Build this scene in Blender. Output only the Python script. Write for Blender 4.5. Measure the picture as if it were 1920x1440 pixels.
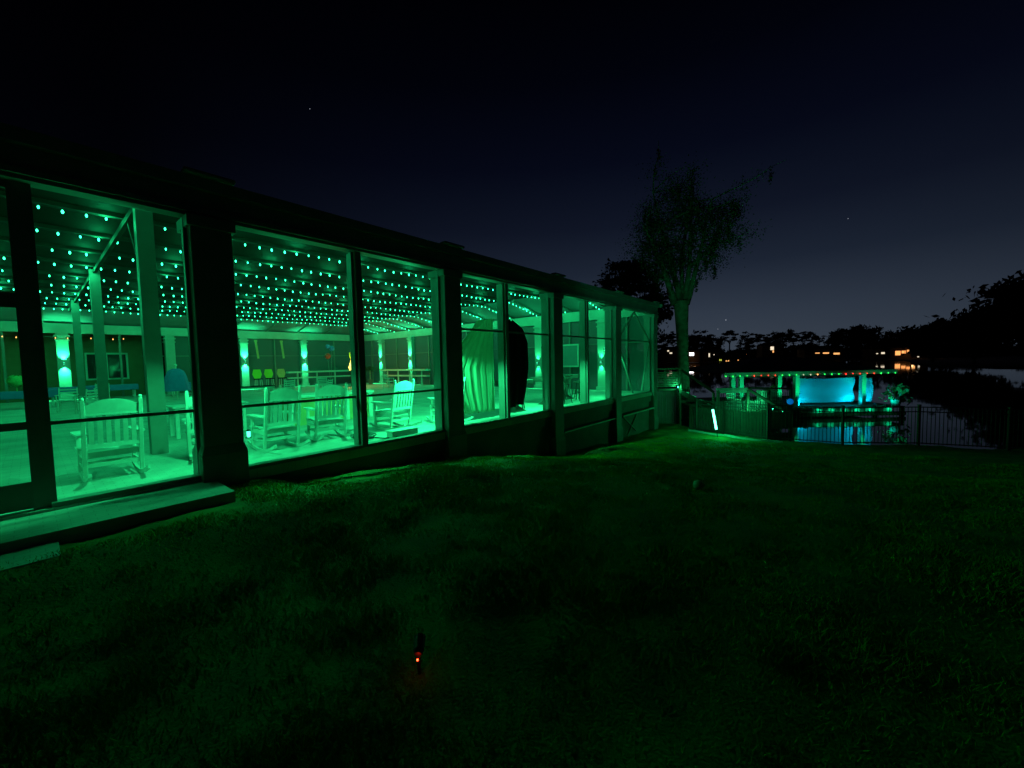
import bpy, math, random
import numpy as np
from mathutils import Vector, Matrix
random.seed(7); rng = np.random.default_rng(7)
PI = math.pi
for o in list(bpy.data.objects): bpy.data.objects.remove(o)
scn = bpy.context.scene
COL = scn.collection

# ---------------------------------------------------------------- camera
F_PX, PITCH, ROLL, PHI = 749.19, .0552, -.0212, .6930
cp, sp = math.cos(PITCH), math.sin(PITCH); cr, sr = math.cos(ROLL), math.sin(ROLL)
Fv = Vector((0, cp, -sp)); Uv = Vector((0, sp, cp)); Rv = Vector((1, 0, 0))
R2 = cr*Rv + sr*Uv; U2 = -sr*Rv + cr*Uv
CAM = Vector((0, 0, 1.6))
cd = bpy.data.cameras.new('camera'); cam = bpy.data.objects.new('camera', cd); COL.objects.link(cam)
m = Matrix((R2, U2, -Fv)).transposed().to_4x4(); m.translation = CAM
cam.matrix_world = m
cd.sensor_width = 36; cd.lens = 36*F_PX/1920; cd.clip_start = .05; cd.clip_end = 9000
scn.camera = cam

# ---------------------------------------------------------------- sky
SUN_EL, SUN_ROT = -5.0, 25.0          # dusk: the sun is well below the horizon
w = bpy.data.worlds.new('World'); scn.world = w; w.use_nodes = True
nt = w.node_tree; nt.nodes.clear()
N = nt.nodes.new; L = nt.links.new
sky = N('ShaderNodeTexSky'); sky.sky_type = 'NISHITA'; sky.sun_disc = False
sky.sun_elevation = math.radians(SUN_EL); sky.sun_rotation = math.radians(SUN_ROT)
sky.dust_density = .2; sky.ozone_density = 4.0
geo = N('ShaderNodeTexCoord'); sep = N('ShaderNodeSeparateXYZ'); L(geo.outputs['Generated'], sep.inputs[0])
ramp = N('ShaderNodeValToRGB'); L(sep.outputs[2], ramp.inputs[0])
els = ramp.color_ramp.elements
stops = [(0, (.42, .56, .78)), (.1, (.28, .39, .60)), (.2, (.115, .175, .32)), (.3, (.050, .076, .175)), (.42, (.017, .027, .085)),
         (.55, (.0045, .008, .030)), (.66, (.001, .0018, .009)), (.8, (0.0003, 0.0005, .002))]
els[0].position = 0; els[0].color = stops[0][1]+(1,); els[1].position = .8; els[1].color = stops[-1][1]+(1,)
for p_, c_ in stops[1:-1]:
    e_ = els.new(p_); e_.color = c_+(1,)
nrm = N('ShaderNodeVectorMath'); nrm.operation = 'NORMALIZE'
cmb = N('ShaderNodeCombineXYZ'); L(sep.outputs[0], cmb.inputs[0]); L(sep.outputs[1], cmb.inputs[1]); L(cmb.outputs[0], nrm.inputs[0])
dt = N('ShaderNodeVectorMath'); dt.operation = 'DOT_PRODUCT'; L(nrm.outputs[0], dt.inputs[0])
dt.inputs[1].default_value = (math.sin(math.radians(20)), math.cos(math.radians(20)), 0)
mr = N('ShaderNodeMapRange'); L(dt.outputs['Value'], mr.inputs[0])
mr.inputs[1].default_value = .45; mr.inputs[2].default_value = 1; mr.inputs[3].default_value = .12; mr.inputs[4].default_value = 1
glow = N('ShaderNodeVectorMath'); glow.operation = 'SCALE'; L(ramp.outputs[0], glow.inputs[0]); L(mr.outputs[0], glow.inputs['Scale'])
dim = N('ShaderNodeVectorMath'); dim.operation = 'SCALE'; L(sky.outputs[0], dim.inputs[0]); dim.inputs['Scale'].default_value = .12
ad = N('ShaderNodeVectorMath'); ad.operation = 'ADD'; L(glow.outputs[0], ad.inputs[0]); L(dim.outputs[0], ad.inputs[1])
bg = N('ShaderNodeBackground'); bg.inputs[1].default_value = .1
out = N('ShaderNodeOutputWorld')
L(ad.outputs[0], bg.inputs[0]); L(bg.outputs[0], out.inputs[0])
scn.view_settings.view_transform = 'Standard'; scn.view_settings.look = 'None'
scn.view_settings.exposure = 0; scn.view_settings.gamma = 1

# ---------------------------------------------------------------- helpers
D_ = Vector((math.sin(PHI), math.cos(PHI), 0)); N_ = Vector((-math.cos(PHI), math.sin(PHI), 0))
ROTB = PI/2 - PHI                                   # heading of the long wall
def W(a, d, z=0): return a*D_ + d*N_ + Vector((0, 0, z))   # a along the long wall, d away from the lawn

def mat(name, col, rough=.6, noise=0, scale=8, metal=0, bump=0, bscale=60, col2=None, emit=None, estr=0, spec=.5, trans=0):
    m = bpy.data.materials.new(name); m.use_nodes = True
    t = m.node_tree; b = t.nodes['Principled BSDF']
    b.inputs['Base Color'].default_value = (*col, 1); b.inputs['Roughness'].default_value = rough
    b.inputs['Metallic'].default_value = metal; b.inputs['Specular IOR Level'].default_value = spec
    if emit:
        b.inputs['Emission Color'].default_value = (*emit, 1); b.inputs['Emission Strength'].default_value = estr
    tc = t.nodes.new('ShaderNodeTexCoord')
    if noise or col2:
        n = t.nodes.new('ShaderNodeTexNoise'); n.inputs['Scale'].default_value = scale; n.inputs['Detail'].default_value = 5
        t.links.new(tc.outputs['Object'], n.inputs[0])
        r = t.nodes.new('ShaderNodeValToRGB'); t.links.new(n.outputs[0], r.inputs[0])
        c2 = col2 or tuple(c*(1-noise) for c in col)
        r.color_ramp.elements[0].position = .35; r.color_ramp.elements[1].position = .65
        r.color_ramp.elements[0].color = (*c2, 1); r.color_ramp.elements[1].color = (*col, 1)
        t.links.new(r.outputs[0], b.inputs['Base Color'])
    if bump:
        n2 = t.nodes.new('ShaderNodeTexNoise'); n2.inputs['Scale'].default_value = bscale; n2.inputs['Detail'].default_value = 6
        t.links.new(tc.outputs['Object'], n2.inputs[0])
        bp = t.nodes.new('ShaderNodeBump'); bp.inputs['Strength'].default_value = bump; bp.inputs['Distance'].default_value = .02
        t.links.new(n2.outputs[0], bp.inputs['Height']); t.links.new(bp.outputs[0], b.inputs['Normal'])
    return m

class MB:
    def __init__(s): s.v = []; s.f = []
    def add(s, vs, fs):
        k = len(s.v); s.v += [tuple(v) for v in vs]; s.f += [tuple(k+i for i in f) for f in fs]; return s
    def box(s, x0, x1, y0, y1, z0, z1):
        return s.add([(x0,y0,z0),(x1,y0,z0),(x1,y1,z0),(x0,y1,z0),(x0,y0,z1),(x1,y0,z1),(x1,y1,z1),(x0,y1,z1)],
                     [(0,3,2,1),(4,5,6,7),(0,1,5,4),(1,2,6,5),(2,3,7,6),(3,0,4,7)])
    def frus(s, a, b, z0, z1):   # a,b = (x0,x1,y0,y1)
        return s.add([(a[0],a[2],z0),(a[1],a[2],z0),(a[1],a[3],z0),(a[0],a[3],z0),(b[0],b[2],z1),(b[1],b[2],z1),(b[1],b[3],z1),(b[0],b[3],z1)],
                     [(0,3,2,1),(4,5,6,7),(0,1,5,4),(1,2,6,5),(2,3,7,6),(3,0,4,7)])
    def bar(s, p, q, w_, h_=None, up=(0,0,1)):
        h_ = h_ or w_; p = Vector(p); q = Vector(q); d = (q-p).normalized()
        sd = d.cross(Vector(up))
        if sd.length < 1e-3: sd = Vector((1, 0, 0))
        sd.normalize(); u = sd.cross(d)
        vs = [c + sd*i*w_/2 + u*j*h_/2 for c in (p, q) for i, j in ((-1,-1),(1,-1),(1,1),(-1,1))]
        return s.add(vs, [(0,1,2,3),(7,6,5,4),(0,4,5,1),(1,5,6,2),(2,6,7,3),(3,7,4,0)])
    def tube(s, pts, rad, n=8, cap=True):
        pts = [Vector(p) for p in pts]; k = len(s.v); vs = []; fs = []
        if not hasattr(rad, '__len__'): rad = [rad]*len(pts)
        for i, p in enumerate(pts):
            t = (pts[min(i+1, len(pts)-1)] - pts[max(i-1, 0)]).normalized()
            x = t.cross(Vector((0, 0, 1)));
            if x.length < .05: x = t.cross(Vector((0, 1, 0)))
            x.normalize(); y = t.cross(x)
            vs += [p + rad[i]*(x*math.cos(2*PI*j/n) + y*math.sin(2*PI*j/n)) for j in range(n)]
        for i in range(len(pts)-1):
            fs += [(i*n+j, i*n+(j+1)%n, (i+1)*n+(j+1)%n, (i+1)*n+j) for j in range(n)]
        if cap: fs += [tuple(range(n)), tuple((len(pts)-1)*n + j for j in reversed(range(n)))]
        return s.add(vs, fs)
    def lathe(s, prof, n=16, c=(0,0,0)):
        return s.tube([(c[0], c[1], c[2]+z) for r, z in prof], [r for r, z in prof], n) if all(prof[i][1] < prof[i+1][1] for i in range(len(prof)-1)) else s._l(prof, n, c)
    def _l(s, prof, n, c):
        vs = [(c[0]+r*math.cos(2*PI*j/n), c[1]+r*math.sin(2*PI*j/n), c[2]+z) for r, z in prof for j in range(n)]
        fs = [(i*n+j, i*n+(j+1)%n, (i+1)*n+(j+1)%n, (i+1)*n+j) for i in range(len(prof)-1) for j in range(n)]
        return s.add(vs, fs)
    def ball(s, c, r, n=12, m_=8, sq=(1,1,1), jit=0):
        vs = []; fs = []
        for i in range(m_+1):
            th = PI*i/m_
            for j in range(n):
                rr = r*(1+random.uniform(-jit, jit))
                vs.append((c[0]+rr*sq[0]*math.sin(th)*math.cos(2*PI*j/n), c[1]+rr*sq[1]*math.sin(th)*math.sin(2*PI*j/n), c[2]-rr*sq[2]*math.cos(th)))
        for i in range(m_):
            fs += [(i*n+j, i*n+(j+1)%n, (i+1)*n+(j+1)%n, (i+1)*n+j) for j in range(n)]
        return s.add(vs, fs)
    def build(s, name, m, parent=None, smooth=False, bevel=0):
        me = bpy.data.meshes.new(name); me.from_pydata(s.v, [], s.f); me.validate(); me.update()
        if smooth: me.polygons.foreach_set('use_smooth', [True]*len(me.polygons))
        o = bpy.data.objects.new(name, me); COL.objects.link(o); me.materials.append(m)
        if parent: o.parent = parent
        if bevel:
            b = o.modifiers.new('bevel', 'BEVEL'); b.width = bevel; b.segments = 2; b.limit_method = 'ANGLE'
        return o
def empty(name, loc=(0,0,0), rz=0):
    o = bpy.data.objects.new(name, None); COL.objects.link(o); o.location = loc; o.rotation_euler = (0, 0, rz); return o
def tag(o, label=None, cat=None, group=None, kind=None):
    if label: o['label'] = label
    if cat: o['category'] = cat
    if group: o['group'] = group
    if kind: o['kind'] = kind
    return o
def kids(o): return [c for c in ALLK.get(o.name, [])]
def copy_tree(o, parent=None):
    c = o.copy(); COL.objects.link(c)
    if parent: c.parent = parent
    for ch in [x for x in COL.objects if x.parent == o]: copy_tree(ch, c)
    return c
def spot(name, loc, target, energy, col, size=60, blend=.6, parent=None, r=.05):
    l = bpy.data.lights.new(name, 'SPOT'); l.energy = energy; l.color = col; l.spot_size = math.radians(size); l.spot_blend = blend; l.shadow_soft_size = r
    o = bpy.data.objects.new(name, l); COL.objects.link(o); o.location = loc
    o.rotation_euler = (Vector(target)-Vector(loc)).to_track_quat('-Z', 'Y').to_euler()
    if parent: o.parent = parent
    return o
def point(name, loc, energy, col, r=.05, parent=None):
    l = bpy.data.lights.new(name, 'POINT'); l.energy = energy; l.color = col; l.shadow_soft_size = r
    o = bpy.data.objects.new(name, l); COL.objects.link(o); o.location = loc
    if parent: o.parent = parent
    return o
# ---------------------------------------------------------------- materials
M = {}
M['paint'] = mat('pale_painted_aluminium', (.32, .33, .30), .5, noise=.12, scale=3, bump=.05)
M['paint_shaded'] = mat('pale_paint_shade_darkened', (.17, .175, .16), .6, noise=.25, scale=2, bump=.1)  # the pavilion's pale paint, with shade of the outer side put into the colour
M['frame'] = mat('bronze_frame', (.17, .17, .155), .5, noise=.15, scale=5)
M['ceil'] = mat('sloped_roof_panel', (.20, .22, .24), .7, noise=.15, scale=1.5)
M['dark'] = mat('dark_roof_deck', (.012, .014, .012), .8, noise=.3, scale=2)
M['white'] = mat('white_painted_wood', (.56, .58, .54), .5, noise=.12, scale=12, bump=.1, bscale=40)
M['purlin'] = mat('dark_purlin', (.05, .05, .045), .7, noise=.3, scale=3)
M['concrete'] = mat('rendered_block', (.13, .13, .12), .85, noise=.3, scale=2, bump=.3, bscale=20)
M['black'] = mat('black_metal', (.015, .015, .015), .5)
M['blackcloth'] = mat('black_cloth', (.006, .006, .006), .95)
M['green_cloth'] = mat('green_cloth', (.55, .68, .52), .9, noise=.12, scale=4)
M['bluecloth'] = mat('blue_tablecloth', (.03, .16, .42), .8, noise=.15, scale=5)
M['bluetarp'] = mat('blue_white_curtain', (.25, .60, .72), .8, noise=.08, scale=2)
M['wood'] = mat('weathered_wood', (.22, .19, .14), .8, noise=.4, scale=6, bump=.3, bscale=30)
M['darkwood'] = mat('dark_wood', (.05, .04, .03), .7, noise=.4, scale=6)
M['tan'] = mat('tan_panel', (.55, .36, .14), .7, noise=.2, scale=4)
M['leaf'] = mat('leaf', (.05, .09, .03), .7, noise=.5, scale=1.2)
M['leaf2'] = mat('broad_leaf', (.10, .22, .08), .5, noise=.3, scale=3)
M['farleaf'] = mat('far_leaf', (.03, .04, .02), .9, noise=.5, scale=.3)
M['bark'] = mat('bark', (.34, .30, .22), .9, noise=.5, scale=4, bump=.8, bscale=12)
M['roof'] = mat('dark_shingle', (.03, .03, .03), .9, noise=.4, scale=3, bump=.3, bscale=15)
M['tanwall'] = mat('tan_house_wall', (.26, .17, .09), .85, noise=.15, scale=2)
M['glass'] = mat('dark_window_glass', (.02, .025, .03), .1)
M['yellow'] = mat('lime_fabric', (.35, .55, .04), .8)
M['orange'] = mat('orange_flower', (.75, .16, .02), .7)
M['redp'] = mat('red_plastic', (.7, .05, .03), .5)
M['ball'] = mat('faded_ball', (.35, .42, .25), .6, noise=.3, scale=20)
def glowm(name, col, st): return mat(name, (.1, .1, .1), .4, emit=col, estr=st)
M['bulb'] = glowm('green_bulb', (.03, 1, .42), 7)
M['bulbw'] = glowm('warm_bulb', (1, .32, .08), 5)
M['bulbr'] = glowm('red_bulb', (1, .04, .02), 3)
M['bulbg'] = glowm('leaf_green_bulb', (.03, 1, .10), 3)
M['bulbo'] = glowm('white_bulb', (.9, .9, .6), .9)
M['lens'] = glowm('lamp_lens', (.05, 1, .5), 6)
M['wand'] = glowm('glowing_tube', (.14, 1, .62), 6)
M['led'] = glowm('red_led', (1, .03, .008), 25)
M['flame'] = glowm('flame', (1, .75, .12), 3)
def translucent(m, k):
    t = m.node_tree; b = t.nodes['Principled BSDF']; o = t.nodes['Material Output']; tl = t.nodes.new('ShaderNodeBsdfTranslucent'); mx = t.nodes.new('ShaderNodeMixShader')
    tl.inputs[0].default_value = b.inputs['Base Color'].default_value; mx.inputs[0].default_value = k
    t.links.new(b.outputs[0], mx.inputs[1]); t.links.new(tl.outputs[0], mx.inputs[2]); t.links.new(mx.outputs[0], o.inputs[0])
translucent(M['green_cloth'], .5); translucent(M['bluetarp'], .35); translucent(M['leaf2'], .3)
TEAL = (.02, 1.0, .30); GRN = (0, 1, .12)

def brickmat(name, c1, c2, mortar, scale, rough=.8):
    m = mat(name, c1, rough); t = m.node_tree; b = t.nodes['Principled BSDF']
    tc = t.nodes.new('ShaderNodeTexCoord'); br = t.nodes.new('ShaderNodeTexBrick')
    t.links.new(tc.outputs['Object'], br.inputs['Vector'])
    br.inputs['Color1'].default_value = (*c1, 1); br.inputs['Color2'].default_value = (*c2, 1); br.inputs['Mortar'].default_value = (*mortar, 1)
    br.inputs['Scale'].default_value = scale; br.inputs['Mortar Size'].default_value = .012; br.inputs['Brick Width'].default_value = .5; br.inputs['Row Height'].default_value = .25
    n = t.nodes.new('ShaderNodeTexNoise'); n.inputs['Scale'].default_value = 1.3; n.inputs['Detail'].default_value = 6; t.links.new(tc.outputs['Object'], n.inputs[0])
    mx = t.nodes.new('ShaderNodeMix'); mx.data_type = 'RGBA'; mx.blend_type = 'MULTIPLY'; mx.inputs[0].default_value = .7
    rr = t.nodes.new('ShaderNodeValToRGB'); rr.color_ramp.elements[0].color = (.45, .45, .45, 1); rr.color_ramp.elements[0].position = .3; rr.color_ramp.elements[1].position = .7
    t.links.new(n.outputs[0], rr.inputs[0]); t.links.new(br.outputs[0], mx.inputs[6]); t.links.new(rr.outputs[0], mx.inputs[7])
    t.links.new(mx.outputs[2], b.inputs['Base Color'])
    bp = t.nodes.new('ShaderNodeBump'); bp.inputs['Strength'].default_value = .4; bp.inputs['Distance'].default_value = .01; bp.invert = True
    t.links.new(br.outputs['Fac'], bp.inputs['Height']); t.links.new(bp.outputs[0], b.inputs['Normal'])
    return m
M['paver'] = brickmat('brick_pavers', (.52, .50, .46), (.45, .44, .41), (.36, .35, .32), 2.6)

# ---------------------------------------------------------------- ground
SH = [(-400,-400),(-400,150),(-200,120),(-40,64),(0,46),(7,31),(8.6,21.5),(9.0,19.3),(10.5,16.3),(12.6,15.1),(14.9,14.7),(17.2,13.9),(22,12.2),(32,9),(60,2),(400,-60),(400,-400)]
def sdist(x, y):
    # signed distance to the land polygon, >0 on land (vectorised)
    ins = np.zeros(x.shape, bool); dm = np.full(x.shape, 1e9)
    for i in range(len(SH)):
        x0, y0 = SH[i]; x1, y1 = SH[(i+1) % len(SH)]
        c = ((y0 > y) != (y1 > y)); xi = (x1-x0)*(y-y0)/((y1-y0) if y1 != y0 else 1e-9)+x0
        ins ^= c & (x < xi)
        t = np.clip(((x-x0)*(x1-x0)+(y-y0)*(y1-y0))/((x1-x0)**2+(y1-y0)**2), 0, 1)
        dm = np.minimum(dm, np.hypot(x-x0-t*(x1-x0), y-y0-t*(y1-y0)))
    return np.where(ins, dm, -dm)
def vnoise(x, y, s, seed=0):
    r = np.random.default_rng(seed); g = r.random((64, 64)); u = x/s; v = y/s
    i = np.floor(u).astype(int); j = np.floor(v).astype(int); fu = u-i; fv = v-j
    fu = fu*fu*(3-2*fu); fv = fv*fv*(3-2*fv)
    q = lambda a, b: g[a % 64, b % 64]
    return (q(i,j)*(1-fu)*(1-fv)+q(i+1,j)*fu*(1-fv)+q(i,j+1)*(1-fu)*fv+q(i+1,j+1)*fu*fv)*2-1
def ground_z(x, y):
    x = np.asarray(x, float); y = np.asarray(y, float)
    s = y+.35*x
    z = np.interp(s, [-5, 3, 5.5, 9, 11.5, 13.4, 17.9, 22], [-.34, -.34, -.36, -.62, -1.12, -1.48, -1.76, -1.86])
    dd = x*N_.x+y*N_.y
    aa = x*D_.x+y*D_.y; k = np.clip((dd-4.4)/1.3, 0, 1)*np.clip((2.9-aa)/.9, 0, 1); k = k*k*(3-2*k); z = z*(1-k)-.14*k
    z = z+.035*vnoise(x, y, 1.1, 1)+.022*vnoise(x, y, .42, 2)+.010*vnoise(x, y, .17, 3)
    # the rough mound of weeds in front of the second bay
    for mx, my, r, h in ((-1.15, 6.9, .75, .16), (-2.3, 5.6, .5, .10), (-1.7, 6.1, .6, .06)):
        z = z+h*np.exp(-((x-mx)**2+(y-my)**2)/r**2)
    sd = sdist(x, y)
    return np.where(sd < 0, np.maximum(-4.5, z+sd*4), z)
def axis(lo, hi, a, b, st):
    l = list(np.arange(a, b, st)); s = st; v = a
    left = []
    while v > lo: s *= 1.25; v -= s; left.append(v)
    s = st; v = l[-1]; right = []
    while v < hi: s *= 1.25; v += s; right.append(v)
    return np.array(left[::-1]+l+right)
def sheet(name, X, Y, Z, m):
    nx, ny = X.shape
    vs = np.stack([X, Y, Z], -1).reshape(-1, 3)
    idx = np.arange(nx*ny).reshape(nx, ny)
    fs = np.stack([idx[:-1,:-1], idx[1:,:-1], idx[1:,1:], idx[:-1,1:]], -1).reshape(-1, 4)
    me = bpy.data.meshes.new(name); me.from_pydata(vs.tolist(), [], fs.tolist()); me.update()
    me.polygons.foreach_set('use_smooth', [True]*len(me.polygons)); me.materials.append(m)
    o = bpy.data.objects.new(name, me); COL.objects.link(o); return o
ax = axis(-400, 400, -7, 20, .14); ay = axis(-400, 160, 0, 20.5, .14)
GX, GY = np.meshgrid(ax, ay, indexing='ij')
for k_ in ('dark', 'purlin'): M[k_].node_tree.nodes['Principled BSDF'].inputs['Specular IOR Level'].default_value = .05
M['lawn'] = mat('lawn_soil', (.06, .15, .008), .95, scale=2.2, col2=(.03, .075, .004), bump=.8, bscale=45)
tag(sheet('lawn', GX, GY, ground_z(GX, GY), M['lawn']), kind='structure')

def tri_cloud(name, P, m, parent=None):      # P: (n,k,3) polygons
    n, k, _ = P.shape
    me = bpy.data.meshes.new(name); me.vertices.add(n*k); me.vertices.foreach_set('co', P.reshape(-1).astype(np.float32))
    me.loops.add(n*k); me.loops.foreach_set('vertex_index', np.arange(n*k, dtype=np.int32))
    me.polygons.add(n); me.polygons.foreach_set('loop_start', np.arange(0, n*k, k, dtype=np.int32)); me.polygons.foreach_set('loop_total', np.full(n, k, dtype=np.int32))
    me.materials.append(m); me.update(); me.validate()
    o = bpy.data.objects.new(name, me); COL.objects.link(o)
    if parent: o.parent = parent
    return o
def grass():
    n = 420000
    r = 1.3+rng.random(n)**1.0*17; th = rng.uniform(-.95, .95, n)
    x = r*np.sin(th); y = r*np.cos(th)
    dd = x*N_.x+y*N_.y; aa = x*D_.x+y*D_.y
    ok = (dd < 6.95) & (sdist(x, y) > .12) & (y > .8)
    ok &= ~((aa < 1.70) & (dd > 5.8))
    cl = vnoise(x, y, .35, 5)+.7*vnoise(x, y, .9, 6)
    ok &= rng.random(n) < np.clip(.6+.5*cl, .12, 1)
    x = x[ok]; y = y[ok]; cl = cl[ok]; n = len(x); r = r[ok]
    z = ground_z(x, y)-.004
    h = (.018+.03*rng.random(n))*(1+.5*np.clip(cl, 0, 1.5))
    tuft = np.exp(-((x+1.2)**2+(y-6.8)**2)/.8)+np.exp(-((x+2.4)**2+(y-5.5)**2)/.45)+.6*np.exp(-((x+1.4)**2+(y-5.9)**2)/.5)
    h *= 1+1.6*tuft*rng.random(n)
    wd = .0022+.0011*r*.5
    a = rng.uniform(0, 2*PI, n); ln = rng.uniform(.2, 1.1, n)*h; b = rng.uniform(0, 2*PI, n)
    P = np.zeros((n, 3, 3))
    P[:,0] = np.stack([x-wd*np.cos(a), y-wd*np.sin(a), z], 1)
    P[:,1] = np.stack([x+wd*np.cos(a), y+wd*np.sin(a), z], 1)
    P[:,2] = np.stack([x+ln*np.cos(b), y+ln*np.sin(b), z+h], 1)
    return tri_cloud('grass', P, M['grass'])
M['grass'] = mat('grass_blades', (.13, .34, .01), .8, scale=1.6, col2=(.06, .18, .005), spec=.08)
tag(grass(), 'short green lawn grass lit by the pavilion lamps', 'grass', kind='stuff')

# low weeds on the rough mound
cx = np.array([(-1.15,6.9,.5),(-1.5,6.7,.45),(-2.3,5.6,.35),(-2.0,5.9,.3),(-1.6,6.1,.35),(-.6,7.2,.4),(-1.0,6.3,.35),(-2.7,5.3,.3),(-1.3,5.6,.3)])
k = rng.integers(0, len(cx), 5200); wx = cx[k,0]+rng.normal(0,1,5200)*cx[k,2]; wy = cx[k,1]+rng.normal(0,1,5200)*cx[k,2]*.6
keep = (vnoise(wx, wy, .18, 21) > -.1); wx = wx[keep]; wy = wy[keep]
wz = ground_z(wx, wy)+rng.uniform(.01, .085, len(wx)); c_ = np.stack([wx, wy, wz], 1); u_ = rng.normal(0,1,(len(wx),3)); u_ /= np.linalg.norm(u_,axis=1)[:,None]
v_ = np.cross(u_, rng.normal(0,1,(len(wx),3))); v_ /= np.linalg.norm(v_,axis=1)[:,None]; s_w = rng.uniform(.008,.02,(len(wx),1))
tag(tri_cloud('ground_cover', np.stack([c_-u_*s_w, c_+v_*s_w*.6, c_+u_*s_w, c_-v_*s_w*.6], 1), mat('weed_leaf', (.16,.34,.05), .6)), 'leafy weeds on the low mound in front of the second bay', 'weeds', kind='stuff')
# water
wm = mat('lake_water', (.003, .005, .006), .03, spec=.5); t = wm.node_tree; b = t.nodes['Principled BSDF']; b.inputs['IOR'].default_value = 1.33
tc = t.nodes.new('ShaderNodeTexCoord'); mp = t.nodes.new('ShaderNodeMapping'); mp.inputs['Scale'].default_value = (.5, .5, .5)
nz = t.nodes.new('ShaderNodeTexNoise'); nz.inputs['Scale'].default_value = 1.2; nz.inputs['Detail'].default_value = 3
t.links.new(tc.outputs['Object'], mp.inputs[0]); t.links.new(mp.outputs[0], nz.inputs[0])
bp = t.nodes.new('ShaderNodeBump'); bp.inputs['Strength'].default_value = .05; bp.inputs['Distance'].default_value = .05
t.links.new(nz.outputs[0], bp.inputs['Height']); t.links.new(bp.outputs[0], b.inputs['Normal'])
WZ = -2.3
tag(MB().add([(-4000,-200,WZ),(4000,-200,WZ),(4000,6000,WZ),(-4000,6000,WZ)], [(0,1,2,3)]).build('lake_water', wm), kind='structure')
# far banks: low land behind the lake and on the right
bk = MB()
def bank(pts, back, z=-1.9):
    vs = [(x, y, z) for x, y in pts]+[(x, y, z+1.5) for x, y in back]; n_ = len(pts)
    lo = [(x, y, WZ-.4) for x, y in pts]
    fs = [(i, i+1, n_+i+1, n_+i) for i in range(n_-1)]
    bk.add(vs, fs); bk.add(vs[:n_]+lo, [(i, n_+i, n_+i+1, i+1) for i in range(n_-1)])
bank([(-700,330),(-200,338),(0,334),(90,322),(160,305),(230,290),(235,240),(190,190),(150,150),(128,118),(118,97),(125,70),(160,40),(300,0)],
     [(-1500,1500),(-500,2500),(0,3000),(500,3000),(900,2500),(1500,1800),(1800,1500),(1900,1200),(1900,900),(1900,700),(1900,500),(1900,300),(1900,150),(1900,0)])
tag(bk.build('far_bank', mat('bank_soil', (.03, .04, .02), .95, noise=.3, scale=.1)), kind='structure')

# ---------------------------------------------------------------- patio and the screened pavilion
B0, B1, DF, DB = -7.0, 19.75, 7.2, 33.9        # a-range, front line, back line
HZ, TZ = 3.75, 4.28
fl = MB().box(B0-4, B1, 7.12, 34.3, -.16, 0).build('patio_floor', M['paver']); fl.rotation_euler = (0, 0, ROTB); tag(fl, kind='structure')

pav = tag(empty('screened_pavilion', (0,0,0), ROTB), 'long pale framed screen pavilion glowing green from string lights inside', 'pavilion')
def add(name, mb, m, par=pav, **k): return mb.build(name, m, par, **k)
PIL = [-2.75, 1.78, 6.38, 10.84, 15.28, 19.42]
def gz(a, d): p = W(a, d); return float(ground_z(p.x, p.y))
for a in PIL:      # front pilasters
    g = gz(a, 7.0)-.25; t0 = gz(a, 7.0)+.62
    p = MB().box(a-.25, a+.25, 7.02, 7.52, t0-.02, HZ)
    pl = add('pilaster', p, M['paint_shaded'], bevel=.012)
    pl['label'] = 'square front pilaster of the pavilion'
    MB().box(a-.285, a+.285, 6.985, 7.55, g, t0-.12).frus((a-.285,a+.285,6.985,7.55), (a-.252,a+.252,7.018,7.522), t0-.12, t0).build('plinth', M['paint_shaded'], pl, bevel=.01)
    MB().box(a-.29, a+.29, 6.985, 7.56, HZ-.16, HZ-.003).build('capital', M['paint_shaded'], pl, bevel=.008)
    MB().box(a-.30, a+.30, 6.9, 7.09, TZ+.003, TZ+.06).build('cap_block', M['paint_shaded'], pl, bevel=.015)
add('header_beam', MB().box(B0, B1+.15, 7.1, 7.33, HZ, TZ).box(B0, B1+.2, 7.0, 7.097, TZ-.16, TZ).box(B0, B1+.17, 7.06, 7.097, HZ+.05, HZ+.12), M['paint_shaded'])
add('header_beam', MB().box(B0, B1+.15, 33.6, 34.1, HZ, TZ), M['paint'])
add('header_beam', MB().box(B1-.35, B1+.15, 7.503, 33.597, HZ, TZ).box(B1+.153, B1+.25, 6.9, 34.2, TZ-.16, TZ), M['paint'])
# far columns along the back wall and the end wall
BCOL = [-6.9, -2.9, 1.25, 5.9, 10.05, 14.25, 19.4]
ECOL = [9.8, 13.9, 18.05, 22.2, 26.35, 30.5]
def column(a, d, s=.24):
    c = add('column', MB().box(a-s, a+s, d-s, d+s, 0, HZ-.003), M['paint'], bevel=.01)
    MB().box(a-s-.04, a+s+.04, d-s-.04, d+s+.04, HZ-.42, HZ-.36).build('collar', M['paint'], c); MB().box(a-s-.06, a+s+.06, d-s-.06, d+s+.06, HZ-.2, HZ-.12).build('capital', M['paint'], c); MB().box(a-s-.06, a+s+.06, d-s-.06, d+s+.06, 0, .2).build('plinth', M['paint'], c)
for a in BCOL: column(a, 33.85)
for d in ECOL: column(B1-.3, d)
# thin mullions and rails of the back and end screens
mu = []
allb = sorted(BCOL)
for i in range(len(allb)-1): add('mullion', MB().box((allb[i]+allb[i+1])/2-.05, (allb[i]+allb[i+1])/2+.05, 33.8, 33.9, .01, HZ-.003), M['frame'])
alle = [7.2]+ECOL+[33.85]
for i in range(len(alle)-1): add('mullion', MB().box(B1-.35, B1-.25, (alle[i]+alle[i+1])/2-.05, (alle[i]+alle[i+1])/2+.05, .01, HZ-.003), M['frame'])
add('rail', MB().box(4.5, 19.1, 33.83, 33.88, 2.43, 2.48), M['frame'])
add('rail', MB().box(B1-.32, B1-.27, 7.55, 33.6, 2.43, 2.48), M['frame'])
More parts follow.
